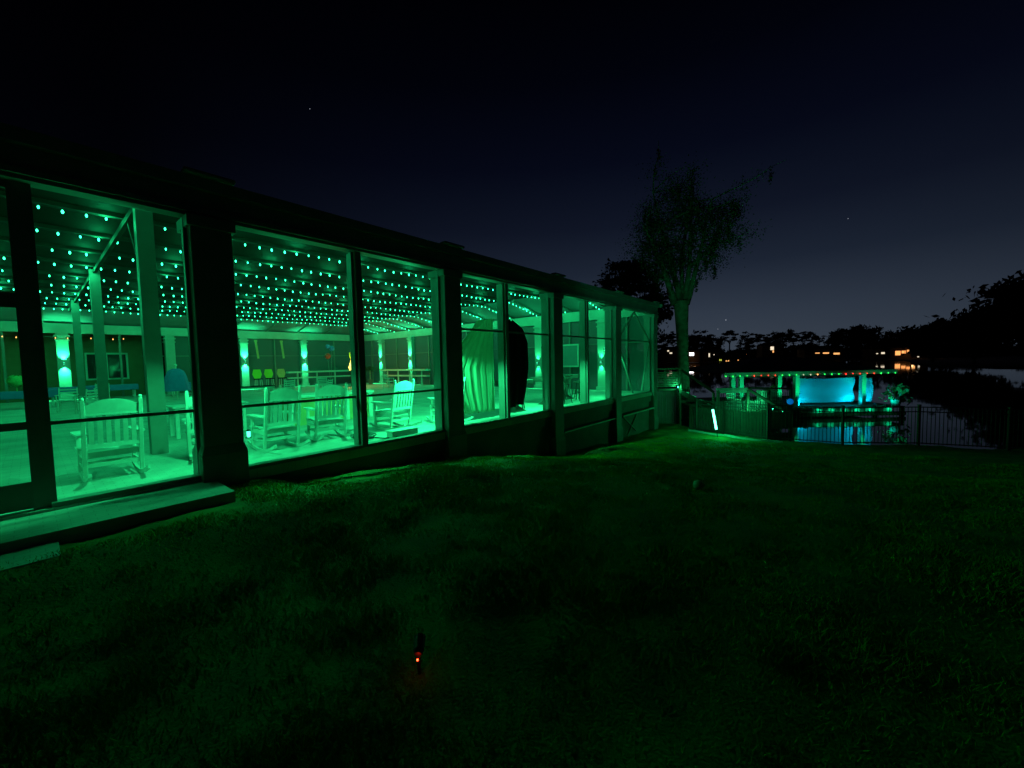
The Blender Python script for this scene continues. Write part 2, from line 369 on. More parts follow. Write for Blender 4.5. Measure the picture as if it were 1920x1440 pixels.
# insect screen on the far sides
sm_ = bpy.data.materials.new('insect_screen'); sm_.use_nodes = True; t = sm_.node_tree; t.nodes.clear()
o_ = t.nodes.new('ShaderNodeOutputMaterial'); mx = t.nodes.new('ShaderNodeMixShader'); df = t.nodes.new('ShaderNodeBsdfDiffuse'); tr = t.nodes.new('ShaderNodeBsdfTransparent')
df.inputs[0].default_value = (.10, .115, .12, 1); mx.inputs[0].default_value = .93
t.links.new(tr.outputs[0], mx.inputs[1]); t.links.new(df.outputs[0], mx.inputs[2]); t.links.new(mx.outputs[0], o_.inputs[0]); M['screen'] = sm_
add('insect_screen', MB().add([(5.9,33.92,0),(19.3,33.92,0),(19.3,33.92,HZ),(5.9,33.92,HZ)], [(0,1,2,3)]), sm_)
add('insect_screen', MB().add([(B1-.25,7.5,0),(B1-.25,33.8,0),(B1-.25,33.8,HZ),(B1-.25,7.5,HZ)], [(0,1,2,3)]), sm_)
# front frame: mullions, chair rail, upper rail, sill, top frame
def mull(a, z0=.003): add('mullion', MB().box(a-.055, a+.055, 7.14, 7.46, z0, HZ-.003), M['frame'])
for a in (4.09, 8.45, 12.96): mull(a)
for a0, a1 in ((.08, 1.53), (2.03, 4.03), (4.15, 6.13), (6.63, 8.39), (8.51, 10.59), (11.09, 12.9), (13.02, 15.03), (15.53, 19.17)):
    add('chair_rail', MB().box(a0, a1, 7.22, 7.27, .97, 1.015) if a0 < 6.5 else MB().box(a0, a1, 7.22, 7.27, 2.41, 2.46), M['frame'])
    add('jamb', MB().box(a0, a0+.045, 7.2, 7.29, .06, HZ-.004), M['frame'])
    add('jamb', MB().box(a1-.045, a1, 7.2, 7.29, .06, HZ-.004), M['frame'])
    z0 = .0 if a0 < 9 else -.02
    add('sill', MB().box(a0, a1, 7.13, 7.30, .003, .055), M['frame'])
# knee wall below the floor: upper band, ledge and recessed skirt that follows the falling ground
add('slab_edge', MB().box(1.5, 19.6, 7.16, 7.30, -.45, -.163), M['concrete'])
segs = [(2.1, 6.06), (6.7, 10.52), (11.16, 14.96), (15.6, 19.1)]
for a0, a1 in segs:
    sk = MB(); n_ = 12; vs = []
    for i in range(n_+1):
        a = a0+(a1-a0)*i/n_
        vs += [(a, 7.24, -.45), (a, 7.24, gz(a, 7.2)-.3)]
    sk.add(vs, [(2*i, 2*i+1, 2*i+3, 2*i+2) for i in range(n_)])
    add('skirt_panel', sk, M['concrete'])
add('ledge', MB().box(11.16, 14.96, 7.02, 7.235, -.78, -.735), M['paint'])
add('ledge', MB().box(15.6, 19.1, 6.98, 7.235, -.78, -.72), M['paint'])
# diagonal rods in the last bay
for p, q in (((15.62,7.25,2.44),(17.35,7.25,3.7)), ((17.35,7.25,3.7),(19.12,7.25,2.5)), ((15.62,7.25,2.4),(17.2,7.25,.1)), ((19.12,7.25,2.4),(18.2,7.25,.1)),
             ((15.8,7.1,-.8),(17.2,7.1,-1.6)),((17.3,7.1,-.8),(16.2,7.1,-1.7))):
    add('brace', MB().bar(p, q, .07, .05), M['frame'])
# roof: sloped perimeter panels, flat dark deck, purlins, hip rafters
Z1 = 4.95; I = 2.85
add('roof_panel', MB().box(0,0,0,0,0,0) if 0 else MB().add([(B0,34.0,TZ+.01),(B1-.02,34.0,TZ+.01),(B1-I,34.0-I,Z1),(B0,34.0-I,Z1)], [(0,1,2,3)]), M['ceil'])
add('roof_panel', MB().add([(B0,7.1,TZ+.01),(B1-.02,7.1,TZ+.01),(B1-I,7.1+I,Z1),(B0,7.1+I,Z1)], [(0,3,2,1)]), M['ceil'])
add('roof_panel', MB().add([(B1,7.1,TZ+.012),(B1,34.0,TZ+.012),(B1-I,34.0-I,Z1+.002),(B1-I,7.1+I,Z1+.002)], [(0,1,2,3)]), M['ceil'])
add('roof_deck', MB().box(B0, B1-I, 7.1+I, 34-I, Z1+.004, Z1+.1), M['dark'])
for a in [x*2.2+B0+1 for x in range(12)]:
    if a < B1-I:
        add('rafter', MB().bar((a, 33.9, TZ+.0), (a, 34-I, Z1-.06), .05, .12), M['frame'])
        add('rafter', MB().bar((a, 7.2, TZ+.0), (a, 7.1+I, Z1-.06), .05, .12), M['frame'])
for d in [7.5+x*2.1 for x in range(13)]:
    add('rafter', MB().bar((B1-.1, max(7.5, min(33.6, d)), TZ), (B1-I, max(7.1+I, min(34-I, d)), Z1-.06), .05, .12), M['frame'])
add('hip_rafter', MB().bar((B1-.1,33.9,TZ),(B1-I,34-I,Z1-.07), .08, .14), M['frame'])
add('hip_rafter', MB().bar((B1-.1,7.3,TZ),(B1-I,7.1+I,Z1-.07), .08, .14), M['frame'])
ROWS = [10.0, 12.05, 14.05, 16.05, 18.1, 20.4, 22.5, 24.6, 26.6, 28.6, 31.0]
for d in ROWS: add('purlin', MB().box(B0, B1-I, d-.05, d+.05, Z1-.09, Z1), M['purlin'])
for d in (10.05, 18.6, 27.2): add('post', MB().box(1.38, 1.62, d-.12, d+.12, 0, Z1-.12), M['frame'])
add('cross_beam', MB().box(1.46, 1.54, 9.9, 31.1, Z1-.24, Z1-.12), M['purlin'])
for d in (10.05, 18.6): add('brace', MB().bar((1.5, d+.12, 3.2), (1.5, d+1.5, Z1-.3), .06, .05), M['purlin'])

# screen door at the left of the first bay
dr = tag(empty('screen_door', W(-1.02, 7.22), ROTB), 'dark framed screen door at the left edge of the pavilion', 'door')
MB().box(0, .1, 0, .06, .02, HZ-.01).build('stile', M['frame'], dr)
MB().box(.96, 1.10, -.02, .08, .003, HZ-.01).build('stile', M['frame'], dr)
MB().box(.1, .96, 0, .05, .02, .33).build('kick_panel', M['frame'], dr)
MB().box(.1, .96, 0, .05, .94, 1.03).build('rail', M['frame'], dr)
MB().box(.1, .96, 0, .05, 2.33, 2.50).build('rail', M['frame'], dr)
MB().box(.1, .96, 0, .05, HZ-.09, HZ-.01).build('rail', M['frame'], dr)

# doorsteps of brick
def step(a0, a1, d0, z, lab):
    s = MB().box(a0, a1, d0+.15, 7.1, z-.3, z).box(a0, a1, d0, d0+.13, z-.3, z+.006).build('brick_step', M['paver'])
    s.rotation_euler = (0, 0, ROTB); tag(s, lab, 'step', 'brick steps below the screen door')
step(-3.4, 1.64, 6.15, -.03, 'upper brick step running along the pavilion below the first bay')
s_ = MB().box(-3.4, .09, 5.62, 6.147, -.6, -.12).build('brick_step', M['paver']); s_.rotation_euler = (0,0,ROTB)
tag(s_, 'lower brick step at the left edge of the lawn', 'step', 'brick steps below the screen door')

# ---------------------------------------------------------------- wall lamps (up and down lights on the columns)
LAMP_E = 330
def wall_lamp(a, d, na, nd, label, e=1.0, z=2.05):
    r = tag(empty('wall_lamp', W(a, d, z), ROTB), label, 'wall lamp', 'up and down lamps on the pavilion columns')
    MB().bar((0,0,0), (na*.05, nd*.05, 0), .08).build('bracket', M['black'], r)
    c = (na*.11, nd*.11)
    MB().box(c[0]-.05, c[0]+.05, c[1]-.05, c[1]+.05, -.035, .035).build('housing', M['black'], r, bevel=.005)
    for s in (1, -1):
        MB().box(c[0]-.035, c[0]+.035, c[1]-.035, c[1]+.035, s*.036 if s > 0 else -.042, s*.042 if s > 0 else -.036).build('lens', M['lens'], r)
        fr = nd > 0; spot('lamp_beam', (c[0], c[1], s*.07), (c[0]-na*.06*(nd <= 0), c[1]-nd*.06+.12*(nd > 0), s*1), LAMP_E*e*(.38 if fr and s > 0 else 1), TEAL, 166 if fr and s < 0 else 125 if fr else 75, .35 if fr and s < 0 else 1, r, .03)
    return r
names = {14.25: 'lit wall lamp on the middle back column above the bar shelf', 10.05: 'lit wall lamp on the back column right of the big dark pilaster',
         1.25: 'lit wall lamp on the back column seen through the first bay'}
for a in BCOL[1:-1]:
    if a == 5.9: continue
    wall_lamp(a, 33.6, 0, -1, names.get(a, 'wall lamp on the back column beside the house wall'), 2.6)
en = {30.5: 'lit wall lamp above the dark palm, farthest along the end wall', 26.35: 'lit wall lamp above the end wall shelf', 13.9: 'lit wall lamp seen right of the black drape',
      9.8: 'lit wall lamp at the far right of the pavilion'}
for d in ECOL:
    wall_lamp(B1-.54, d, -1, 0, en.get(d, 'wall lamp on the end wall behind the second pilaster' if d > 20 else 'wall lamp on the end wall column hidden behind the green drape'), 2.4 if d > 20 else .45, 2.05 if d > 15 else 1.5)
for i, a in enumerate(PIL[:5]): wall_lamp(a, 7.52, 0, 1, ['wall lamp on the pilaster beyond the left edge','wall lamp inside the large dark pilaster','wall lamp inside the second pilaster beside the tilted rocking chair','wall lamp inside the pilaster right of the black drape','wall lamp inside the fourth pilaster','wall lamp inside the corner pilaster'][i], (.8, .7, 2.3, 2.0, 1.0)[i])

# ---------------------------------------------------------------- ceiling light strings
bm_ = MB().ball((0,0,-.055), .030, 8, 5, (1,1,1.6)); bulb_me = None
sock = MB().tube([(0,0,-.02),(0,0,.02)], .014, 6)
def string(name, pts_fn, ts, label, group, matb, wire_pts, mixb=None, scale=1):
    global bulb_me
    r = tag(empty(name, (0,0,0), 0), label, 'string lights', group)
    MB().tube([Vector(p) for p in wire_pts], .007*scale, 4).build('wire', M['black'], r)
    for i, tt in enumerate(ts):
        p = pts_fn(tt); mm = mixb(i) if mixb else matb
        key = (mm.name, scale)
        if key not in BULBS:
            o = MB().ball((0,0,-.05*scale), .0195*scale, 8, 5, (1,1,1.9)).build('bulb', mm, r, smooth=True); BULBS[key] = o.data
        else:
            o = bpy.data.objects.new('bulb', BULBS[key]); COL.objects.link(o); o.parent = r
        o.location = p; q_ = rng.uniform(.82, 1.15); o.scale = (q_, q_, q_)
    return r
BULBS = {}
ordn = ['nearest to the lawn','second from the lawn','third from the lawn','fourth from the lawn','fifth from the lawn','sixth from the lawn, over the middle','fifth from the back wall','fourth from the back wall','third from the back wall','second from the back wall','nearest to the back wall']
AEND = B1-I
def rowp(d, off):
    de = d
    def f(t):   # t metres from the end wall
        L1 = math.hypot(I-.2, Z1-.12-TZ)
        if t < L1:
            k = t/L1; return W(B1-.2-(I-.2)*k, de, TZ+.02+(Z1-.10-TZ)*k)
        sag = .03*math.sin((t-L1)*PI/3.66)**2
        return W(AEND-(t-L1), de, Z1-.09-sag)
    return f
for k, d in enumerate(ROWS):
    f = rowp(d, 0); n_ = 78 if k > 2 else 62; off = rng.uniform(0, .3)
    ts = [.05+off+.318*i+rng.uniform(-.02, .02) for i in range(n_)]
    wp = [f(x) for x in np.linspace(0, ts[-1]+.1, 60)]
    sr_ = string('string_light', f, ts, 'row of green bulbs under the pavilion ceiling, '+ordn[k], 'green bulb strings under the pavilion ceiling', M['bulb'], wp)
    for i in range(3, len(ts), 6): point('bulb_light', f(ts[i])-Vector((0,0,.09)), 24, (.012,1,.30), .10, sr_)
# warm string along the beam by the house
def warm(t): p = W(3.7-t, 33.3, 3.52-.04*abs(math.sin(t*2))); return p
string('string_light', warm, [.45*i for i in range(24)], 'short row of warm orange bulbs hanging before the tan house wall', 'warm bulb string', M['bulbw'], [warm(x) for x in np.linspace(0, 10.5, 50)])
# ---------------------------------------------------------------- rocking chairs
def rocking_chair():
    r = empty('rocking_chair'); m = M['white']
    def bp(z): return -.26-.20*((z-.05)/1.1)    # rear post leans back
    for s in (-1, 1):
        MB().bar((s*.29, bp(.07), .07), (s*.29, bp(1.14), 1.14), .048, .048).ball((s*.29, bp(1.155), 1.155), .028, 8, 5).build('back_post', m, r, bevel=.006)
        MB().bar((s*.29, .24, .08), (s*.29, .22, .62), .05, .045).build('leg', m, r, bevel=.006)
        MB().add([(s*.29-.055, -.36, .635), (s*.29+.045, -.36, .635), (s*.29+.07, .22, .635), (s*.29+.05, .32, .635), (s*.29-.06, .32, .635), (s*.29-.075, .22, .635),
                  (s*.29-.055, -.36, .66), (s*.29+.045, -.36, .66), (s*.29+.07, .22, .66), (s*.29+.05, .32, .66), (s*.29-.06, .32, .66), (s*.29-.075, .22, .66)],
                 [(5,4,3,2,1,0),(6,7,8,9,10,11)]+[(i,(i+1)%6,6+(i+1)%6,6+i) for i in range(6)]).build('arm', m, r)
        k = MB(); n_ = 14
        for i in range(n_):
            y0 = -.72+1.16*i/n_; y1 = -.72+1.16*(i+1)/n_
            zz = lambda y: .02+.16*((y+.10)/.62)**2*.9
            k.bar((s*.29, y0, zz(y0)), (s*.29, y1+.005, zz(y1)), .035, .05)
        k.build('runner', m, r)
        for z in (.2, .33): MB().bar((s*.29, -.27, z), (s*.29, .23, z), .022, .03).build('stretcher', m, r)
    for z in (.18, .30): MB().bar((-.29, .235, z), (.29, .235, z), .022, .04).build('stretcher', m, r)
    MB().bar((-.29, bp(.22), .22), (.29, bp(.22), .22), .022, .05).build('stretcher', m, r)
    st = MB()
    for i in range(9):
        y = -.28+.062*i; z = .385+.045*(i/8)**1.5
        st.box(-.265 if i < 7 else -.33, .265 if i < 7 else .33, y, y+.052, z, z+.02)
    st.box(-.29, .29, -.29, -.265, .32, .40).box(-.29, .29, .235, .26, .35, .425).box(-.29,-.265,-.28,.25,.33,.385).box(.265,.29,-.28,.25,.33,.385)
    st.build('seat', m, r)
    b = MB(); n_ = 12; vs = []
    for i in range(n_+1):           # arched crest
        x = -.265+.53*i/n_; z1 = 1.06+.085*(1-(x/.265)**2); vs += [(x, bp(.95)-.012, .95), (x, bp(z1)-.012, z1), (x, bp(.95)+.014, .95), (x, bp(z1)+.014, z1)]
    for i in range(n_):
        q = 4*i; b.add([], []); 
    b.add(vs, [f for i in range(n_) for f in ((4*i,4*i+1,4*i+5,4*i+4),(4*i+2,4*i+6,4*i+7,4*i+3),(4*i+1,4*i+3,4*i+7,4*i+5),(4*i,4*i+4,4*i+6,4*i+2))])
    b.bar((-.265, bp(.935), .935), (.265, bp(.935), .935), .03, .03)
    b.bar((-.28, bp(.49), .49), (.28, bp(.49), .49), .03, .06)
    for i in range(6):
        x = -.215+.086*i; b.bar((x, bp(.49), .49), (x, bp(.94), .94), .052, .016, up=(0,1,0))
    b.build('backrest', m, r)
    return r
chair0 = rocking_chair()
G = 'white slatted rocking chairs along the front screen'
for i, (a, d, rz, lab) in enumerate([(.72, 8.62, 2, 'white rocking chair seen from behind in the first bay, nearest to the screen door'),
        (3.02, 8.62, 3, 'left one of the two white rocking chairs behind the big screen of the second bay'),
        (4.15, 8.85, -8, 'white rocking chair half hidden by the mullion of the second bay'),
        (5.75, 8.72, 9, 'bright white rocking chair leaning back beside the lit second pilaster'),
        (7.12, 8.25, -3, 'white rocking chair standing in front of the green drape'),
        (2.05, 8.95, -10, 'white rocking chair mostly hidden by the big dark pilaster')]):
    c = chair0 if i == 0 else copy_tree(chair0)
    c.location = W(a, d, .004); c.scale = (1.04,)*3; c.rotation_euler = (0, 0, ROTB+math.radians(rz)); tag(c, lab, 'rocking chair', G)

# ---------------------------------------------------------------- green drape and black drape
def at(px, py, d):      # a point on the plane d metres behind the camera's parallel of the wall
    v = Fv+R2*(px-960)/F_PX+U2*(720-py)/F_PX; t = d/(v@N_); return CAM+t*v
def cloth(name, rows, folds, amp, m, seed=1, thick=.012):
    # rows: (a0, a1, d, z) from top to bottom, in building coordinates
    nu, nv = 70, 40; rr = np.random.default_rng(seed); ph_ = rr.uniform(0, 6, 4); vs = []; zs = np.linspace(0, len(rows)-1, nv)
    for v in range(nv):
        k = min(int(zs[v]), len(rows)-2); t = zs[v]-k; A, B = rows[k], rows[k+1]
        a0, a1, d, z0, z1 = [A[i]*(1-t)+B[i]*t for i in range(5)]
        for u in range(nu):
            s = u/(nu-1); fr = v/(nv-1)
            off = amp*(.4+.6*fr)*(math.sin(folds*s*2*PI+ph_[0]+.6*math.sin(3*fr+s*4))+.45*math.sin(folds*2.3*s*2*PI+ph_[1]+fr)+.3*math.sin(folds*.6*s*2*PI+ph_[2]))
            p = W(a0+(a1-a0)*s, d+off, z0+(z1-z0)*s+.015*math.sin(folds*s*6+1)*fr)
            vs.append(tuple(p))
    fs = [(v*nu+u, v*nu+u+1, (v+1)*nu+u+1, (v+1)*nu+u) for v in range(nv-1) for u in range(nu-1)]
    o = MB().add(vs, fs).build(name, m, smooth=True)
    s = o.modifiers.new('thickness', 'SOLIDIFY'); s.thickness = thick
    return o
cl = cloth('drape', [(8.08,8.75,7.95,2.78,2.88),(7.8,8.75,7.95,2.45,2.5),(7.3,8.75,7.96,2.0,2.0),(6.8,8.78,7.98,1.45,1.45),(6.95,8.8,8.0,.8,.8),(7.25,8.8,8.0,.2,.16)], 7, .017, M['green_cloth'])
tag(cl, 'pleated yellow green drape gathered to one side behind the third bay', 'drape')
bk_ = cloth('drape', [(8.75,9.2,7.62,2.85,2.8),(8.58,9.65,7.6,2.72,2.60),(8.54,9.86,7.6,2.3,2.2),(8.54,9.88,7.6,1.5,1.4),(8.54,9.72,7.6,.75,.7),(8.54,9.60,7.6,.17,.33)], 3, .05, M['blackcloth'], 4, .05)
tag(bk_, 'black rounded drape hanging right of the green drape', 'drape')

# ---------------------------------------------------------------- tables, stools, shelf and other pieces inside
def bar_table(a, d, lab, h=1.02, w_=1.1):
    r = tag(empty('bar_table', W(a, d, .003), ROTB), lab, 'table', 'tall pedestal tables')
    MB().box(-w_/2, w_/2, -.35, .35, h-.16, h).build('table_top', M['darkwood'], r, bevel=.02)
    MB().box(-.09, .09, -.09, .09, .05, h-.161).build('pedestal', M['darkwood'], r, bevel=.01)
    MB().frus((-.3,.3,-.25,.25), (-.1,.1,-.1,.1), 0, .16).build('base', M['darkwood'], r)
bar_table(9.95, 8.15, 'tall dark pedestal table right beside the black drape')
bar_table(12.3, 8.5, 'tall dark pedestal table in the middle of the fourth bay', w_=1.3)
bar_table(14.3, 9.0, 'tall dark pedestal table at the right of the fourth bay')
def stool():
    r = empty('bar_stool')
    MB().lathe([(.17, .70), (.19, .72), (.18, .75)], 14).build('seat', M['darkwood'], r)
    for sx in (-1, 1):
        for sy in (-1, 1): MB().bar((sx*.10, sy*.10, .70), (sx*.2, sy*.2, 0), .03).build('leg', M['darkwood'], r)
    MB().bar((-.17,-.17,.25), (.17,-.17,.25), .02).bar((-.17,.17,.25),(.17,.17,.25),.02).bar((-.17,-.17,.3),(-.17,.17,.3),.02).bar((.17,-.17,.3),(.17,.17,.3),.02).build('foot_ring', M['darkwood'], r)
    b = MB()
    for i in range(5): b.bar((-.14+.07*i, .16, .75), (-.16+.08*i, .22, 1.02), .018)
    b.bar((-.19,.22,1.03),(.19,.22,1.03),.03,.05).build('backrest', M['darkwood'], r)
    return r
st0 = stool()
for i, (a, d, rz, lab) in enumerate([(11.75,8.0,200,'dark stool left of the middle pedestal table'),(12.85,8.1,165,'dark stool right of the middle pedestal table'),
        (14.0,8.2,180,'dark stool in front of the rightmost pedestal table'),(14.75,8.5,150,'rightmost dark stool in the fourth bay'),(10.4,8.4,120,'dark stool just right of the black drape')]):
    c = st0 if i == 0 else copy_tree(st0); c.location = W(a, d, .003); c.rotation_euler = (0,0,ROTB+math.radians(rz)); tag(c, lab, 'stool', 'dark bar stools')

def simple_table(a, d, w_, dp, h, top, lab, cat='table', legm='white', rz=0, name='table', group=None, drop=0):
    r = tag(empty(name, W(a, d, .003), ROTB+math.radians(rz)), lab, cat, group)
    MB().box(-w_/2, w_/2, -dp/2, dp/2, h-.045, h).build('table_top', top, r, bevel=.008)
    for sx in (-1, 1):
        for sy in (-1, 1): MB().box(sx*(w_/2-.09)-.035, sx*(w_/2-.09)+.035, sy*(dp/2-.09)-.035, sy*(dp/2-.09)+.035, 0, h-.046).build('leg', M[legm], r)
    MB().box(-w_/2+.07, w_/2-.07, -dp/2+.07, dp/2-.07, h-.13, h-.047).build('apron', M[legm], r)
    return r
simple_table(2.75, 12.0, 1.5, .8, .74, M['white'], 'white table behind the left rocking chair of the second bay')
simple_table(2.6, 14.2, 1.1, .5, .45, M['white'], 'low white bench behind the chair in the first bay', 'bench', name='bench')
# block counter with tan panels
r = tag(empty('counter', W(5.5, 11.6, .003), ROTB), 'block counter with tan panels and a pale top behind the rocking chairs', 'counter')
MB().box(-1.25, 1.25, -.45, .45, .75, .82).build('counter_top', M['white'], r, bevel=.01)
MB().box(-1.1, 1.1, -.35, .35, 0, .749).build('cabinet', M['tan'], r)
for x in (-1.15, -.4, .4, 1.15): MB().box(x-.06, x+.06, -.41, -.353, 0, .749).build('stile', M['white'], r)
# bar shelves along the back and end walls
def shelf(p, q, lab):
    r = tag(empty('bar_shelf'), lab, 'shelf', 'bar shelves on the far walls'); p = Vector(p); q = Vector(q)
    d = (q-p).normalized(); MB().bar(p, q, .5, .12).build('shelf_board', M['white'], r)
    k = 4
    for i in range(k):
        c = p+(q-p)*(i+.5)/k; MB().bar(c-Vector((0,0,.065)), Vector((c.x,c.y,.01)), .09).build('leg', M['white'], r)
    MB().bar(p-Vector((0,0,.45)), q-Vector((0,0,.45)), .3, .1).build('lower_board', M['white'], r)
shelf(W(12.7, 33.1, 1.15), W(18.7, 33.1, 1.15), 'long pale bar shelf on the back wall under the lit column')
shelf(W(18.75, 29.6, 1.15), W(18.75, 23.6, 1.15), 'pale bar shelf on the end wall right of the dark palm')
# blue tables by the house
for a, d, rz, lab in ((-.3,28.0,0,'blue covered table with the green flower ball at the left edge'),(1.1,31.5,0,'blue covered table behind the lit column in the first bay'),(3.0,32.6,0,'blue covered table before the house window'),(5.6,30.8,0,'small blue covered table left of the thick post')):
    r = simple_table(a, d, 2.0, .8, .74, M['white'], 'table', rz=rz)
    r['label'] = 'white legged table carrying the cloth of the '+lab.split(' ', 3)[-1] if 0 else 'white table under the cloth, '+lab.replace('blue covered table ', '').replace('small ', '')
    c = MB().box(-1.05, 1.05, -.45, .45, .745, .765).box(-1.05,1.05,-.47,-.452,.45,.765).box(-1.05,1.05,.452,.47,.45,.765).box(-1.07,-1.052,-.47,.47,.45,.765).box(1.052,1.07,-.47,.47,.45,.765).build('tablecloth', M['bluecloth'], bevel=.01)
    c.location = W(a, d, .003); c.rotation_euler = (0,0,ROTB); tag(c, 'blue tablecloth on the '+lab.replace('blue covered ', ''), 'tablecloth', 'blue tablecloths')
# flower balls on the left table
for i, (da, z, rad, mm, lab) in enumerate(((-.1,1.22,.27,'leaf3','round light green flower ball on the blue table at the left edge'),(.45,.96,.2,'white','white flower ball right of the green one'),(.28,.86,.13,'orange','orange flower cluster at the foot of the green ball'))):
    mm_ = M.get(mm) or M.setdefault('leaf3', mat('pale_green_petals', (.35,.6,.2), .7, noise=.3, scale=20))
    p = W(-.3+da, 27.9, z)
    P = []
    for k in range(400):
        v = Vector(rng.normal(size=3)).normalized(); c = p+v*rad*rng.uniform(.8, 1); u = v.orthogonal().normalized()*.05; q = v.cross(u).normalized()*.05
        P.append([c-u, c+q+v*.02, c+u, c-q+v*.02])
    o = tri_cloud('flower_ball', np.array([[tuple(x) for x in y] for y in P]), mm_); tag(o, lab, 'flowers')
    MB().ball(tuple(p), rad*.8, 12, 8).tube([tuple(p), (p.x, p.y, .77)], .02, 6).build('core', mm_, o)
# patio chairs
def patio_chair():
    r = empty('patio_chair'); m = M['white']
    MB().box(-.25,.25,-.25,.25,.42,.45).build('seat', m, r)
    b = MB();
    for i in range(4): b.bar((-.24,-.27-.02*i,.52+.11*i),(.24,-.27-.02*i,.52+.11*i),.02,.06)
    b.bar((-.25,-.25,.44),(-.25,-.35,.92),.035).bar((.25,-.25,.44),(.25,-.35,.92),.035).build('backrest', m, r)
    for sx in (-1,1):
        for sy in (-1,1): MB().bar((sx*.23,sy*.23,.42),(sx*.25,sy*.25,0),.035).build('leg', m, r)
        MB().box(sx*.27-.03, sx*.27+.03, -.28, .25, .64, .665).bar((sx*.27,.22,.64),(sx*.25,.23,.43),.03).build('arm', m, r)
    return r
pc = patio_chair()
for i, (a, d, rz, lab) in enumerate(((.9,24.0,170,'white patio chair left of the lit column in the first bay'),(1.35,22.0,30,'low white patio chair on the floor behind the first rocking chair'),(4.9,29.3,180,'white patio chair at the small blue table'),
        (2.4,30.4,0,'white patio chair tucked at the long blue table'),(8.6,22.5,0,'white patio chair left of the bar shelf'),(9.6,20.5,40,'white patio chair right of the block counter'),(11.4,24.5,-30,'white patio chair near the dark palm'),(15.8,24.2,200,'white patio chair before the end wall shelf'))):
    c = pc if i == 0 else copy_tree(pc); c.location = W(a, d, .003); c.rotation_euler = (0,0,ROTB+math.radians(rz)); tag(c, lab, 'chair', 'white patio chairs inside the pavilion')
simple_table(8.0, 25.5, 1.9, .8, .55, M['dark'], 'low dark covered table in front of the lime stools')
# lime stools
for i, (a, d, lab) in enumerate(((7.9,29.6,'stool with a lime back, leftmost of the lime row'),(9.7,30.0,'stool with a lime back, second of the lime row'),(10.5,30.3,'stool with a lime back, third of the lime row'),(11.3,30.3,'stool with a lime back, right end of the lime row'))):
    r = tag(empty('bar_stool', W(a, d, .003), ROTB), lab, 'stool', 'lime backed stools by the back wall')
    for sx in (-1,1):
        for sy in (-1,1): MB().bar((sx*.14,sy*.14,.78),(sx*.2,sy*.2,0),.03).build('leg', M['white'], r)
    MB().box(-.22,.22,-.2,.2,.78,.84).build('seat', M['dark'], r)
    MB().frus((-.17,.17,.16,.22),(-.28,.28,.2,.24),.85,1.12).frus((-.28,.28,.2,.24),(-.2,.2,.22,.26),1.12,1.45).build('backrest', M['yellow'] if i < 3 else M['tan'], r)
# dark palm
def fronds(name, loc, n_, L_, m, lab, cat, pot=True, stem=.0, droop=.6):
    P = []
    for k in range(n_):
        az = rng.uniform(0, 2*PI); up = rng.uniform(.35, 1.2); x0 = Vector((0,0,stem)); 
        pts = []
        for j in range(9):
            t = j/8; pts.append(Vector((math.cos(az)*math.cos(up)*L_*t, math.sin(az)*math.cos(up)*L_*t, stem+math.sin(up)*L_*t-droop*L_*t*t)))
        for j in range(8):
            sd = (pts[j+1]-pts[j]).cross(Vector((0,0,1))).normalized()
            for s in (-1, 1):
                for q in range(2):
                    b = pts[j].lerp(pts[j+1], q*.5); tip = b+sd*s*L_*.28*math.sin(PI*(j+1)/9.5)+(pts[j+1]-pts[j])*.9-Vector((0,0,L_*.1))
                    P.append([b, b+(pts[j+1]-pts[j])*.22, tip, tip])
    arr = np.array([[tuple(x) for x in y] for y in P])[:, :3]
    r = tag(empty(name, loc), lab, cat); tri_cloud('leaves', arr, m, r)
    MB().tube([(0,0,.3 if pot else 0),(0,0,stem+.05)], .05, 8).build('stem', M['bark'], r)
    if pot: MB().lathe([(.17,0),(.24,.3),(.26,.42)], 14).build('pot', M['concrete'], r)
    return r
p_ = W(18.0, 30.2, .003); fronds('potted_palm', p_, 22, 1.25, M['leaf'], 'dark drooping palm in front of the far end wall lamp', 'plant', stem=1.1)
# warm lit sculpture/torch: flame on a stand
r = tag(empty('torch', W(15.4, 28.5, .003), ROTB), 'bright yellow flame lamp on a thin stand before the back wall', 'torch')
MB().tube([(0,0,0),(0,0,1.25)], .03, 8).build('stand', M['black'], r)
MB().lathe([(.2,0),(.2,.03)], 14).build('base', M['black'], r)
fm = MB()
for k in range(9):
    a_ = rng.uniform(0, 2*PI); q = rng.uniform(0, .12); h_ = rng.uniform(.35, .85)
    fm.tube([(q*math.cos(a_), q*math.sin(a_), 1.25), (q*1.6*math.cos(a_), q*1.6*math.sin(a_), 1.25+h_*.5), (q*.8*math.cos(a_), q*.8*math.sin(a_), 1.25+h_)], [.07, .09, .008], 7)
fm.build('flame', M['flame'], r); MB().tube([(0,0,2.1),(0,0,2.55)], [.05,.10], 8).build('hood', M['yellow'], r)
point('flame_light', (0,-.35,1.7), 90, (1,.62,.12), .15, r)
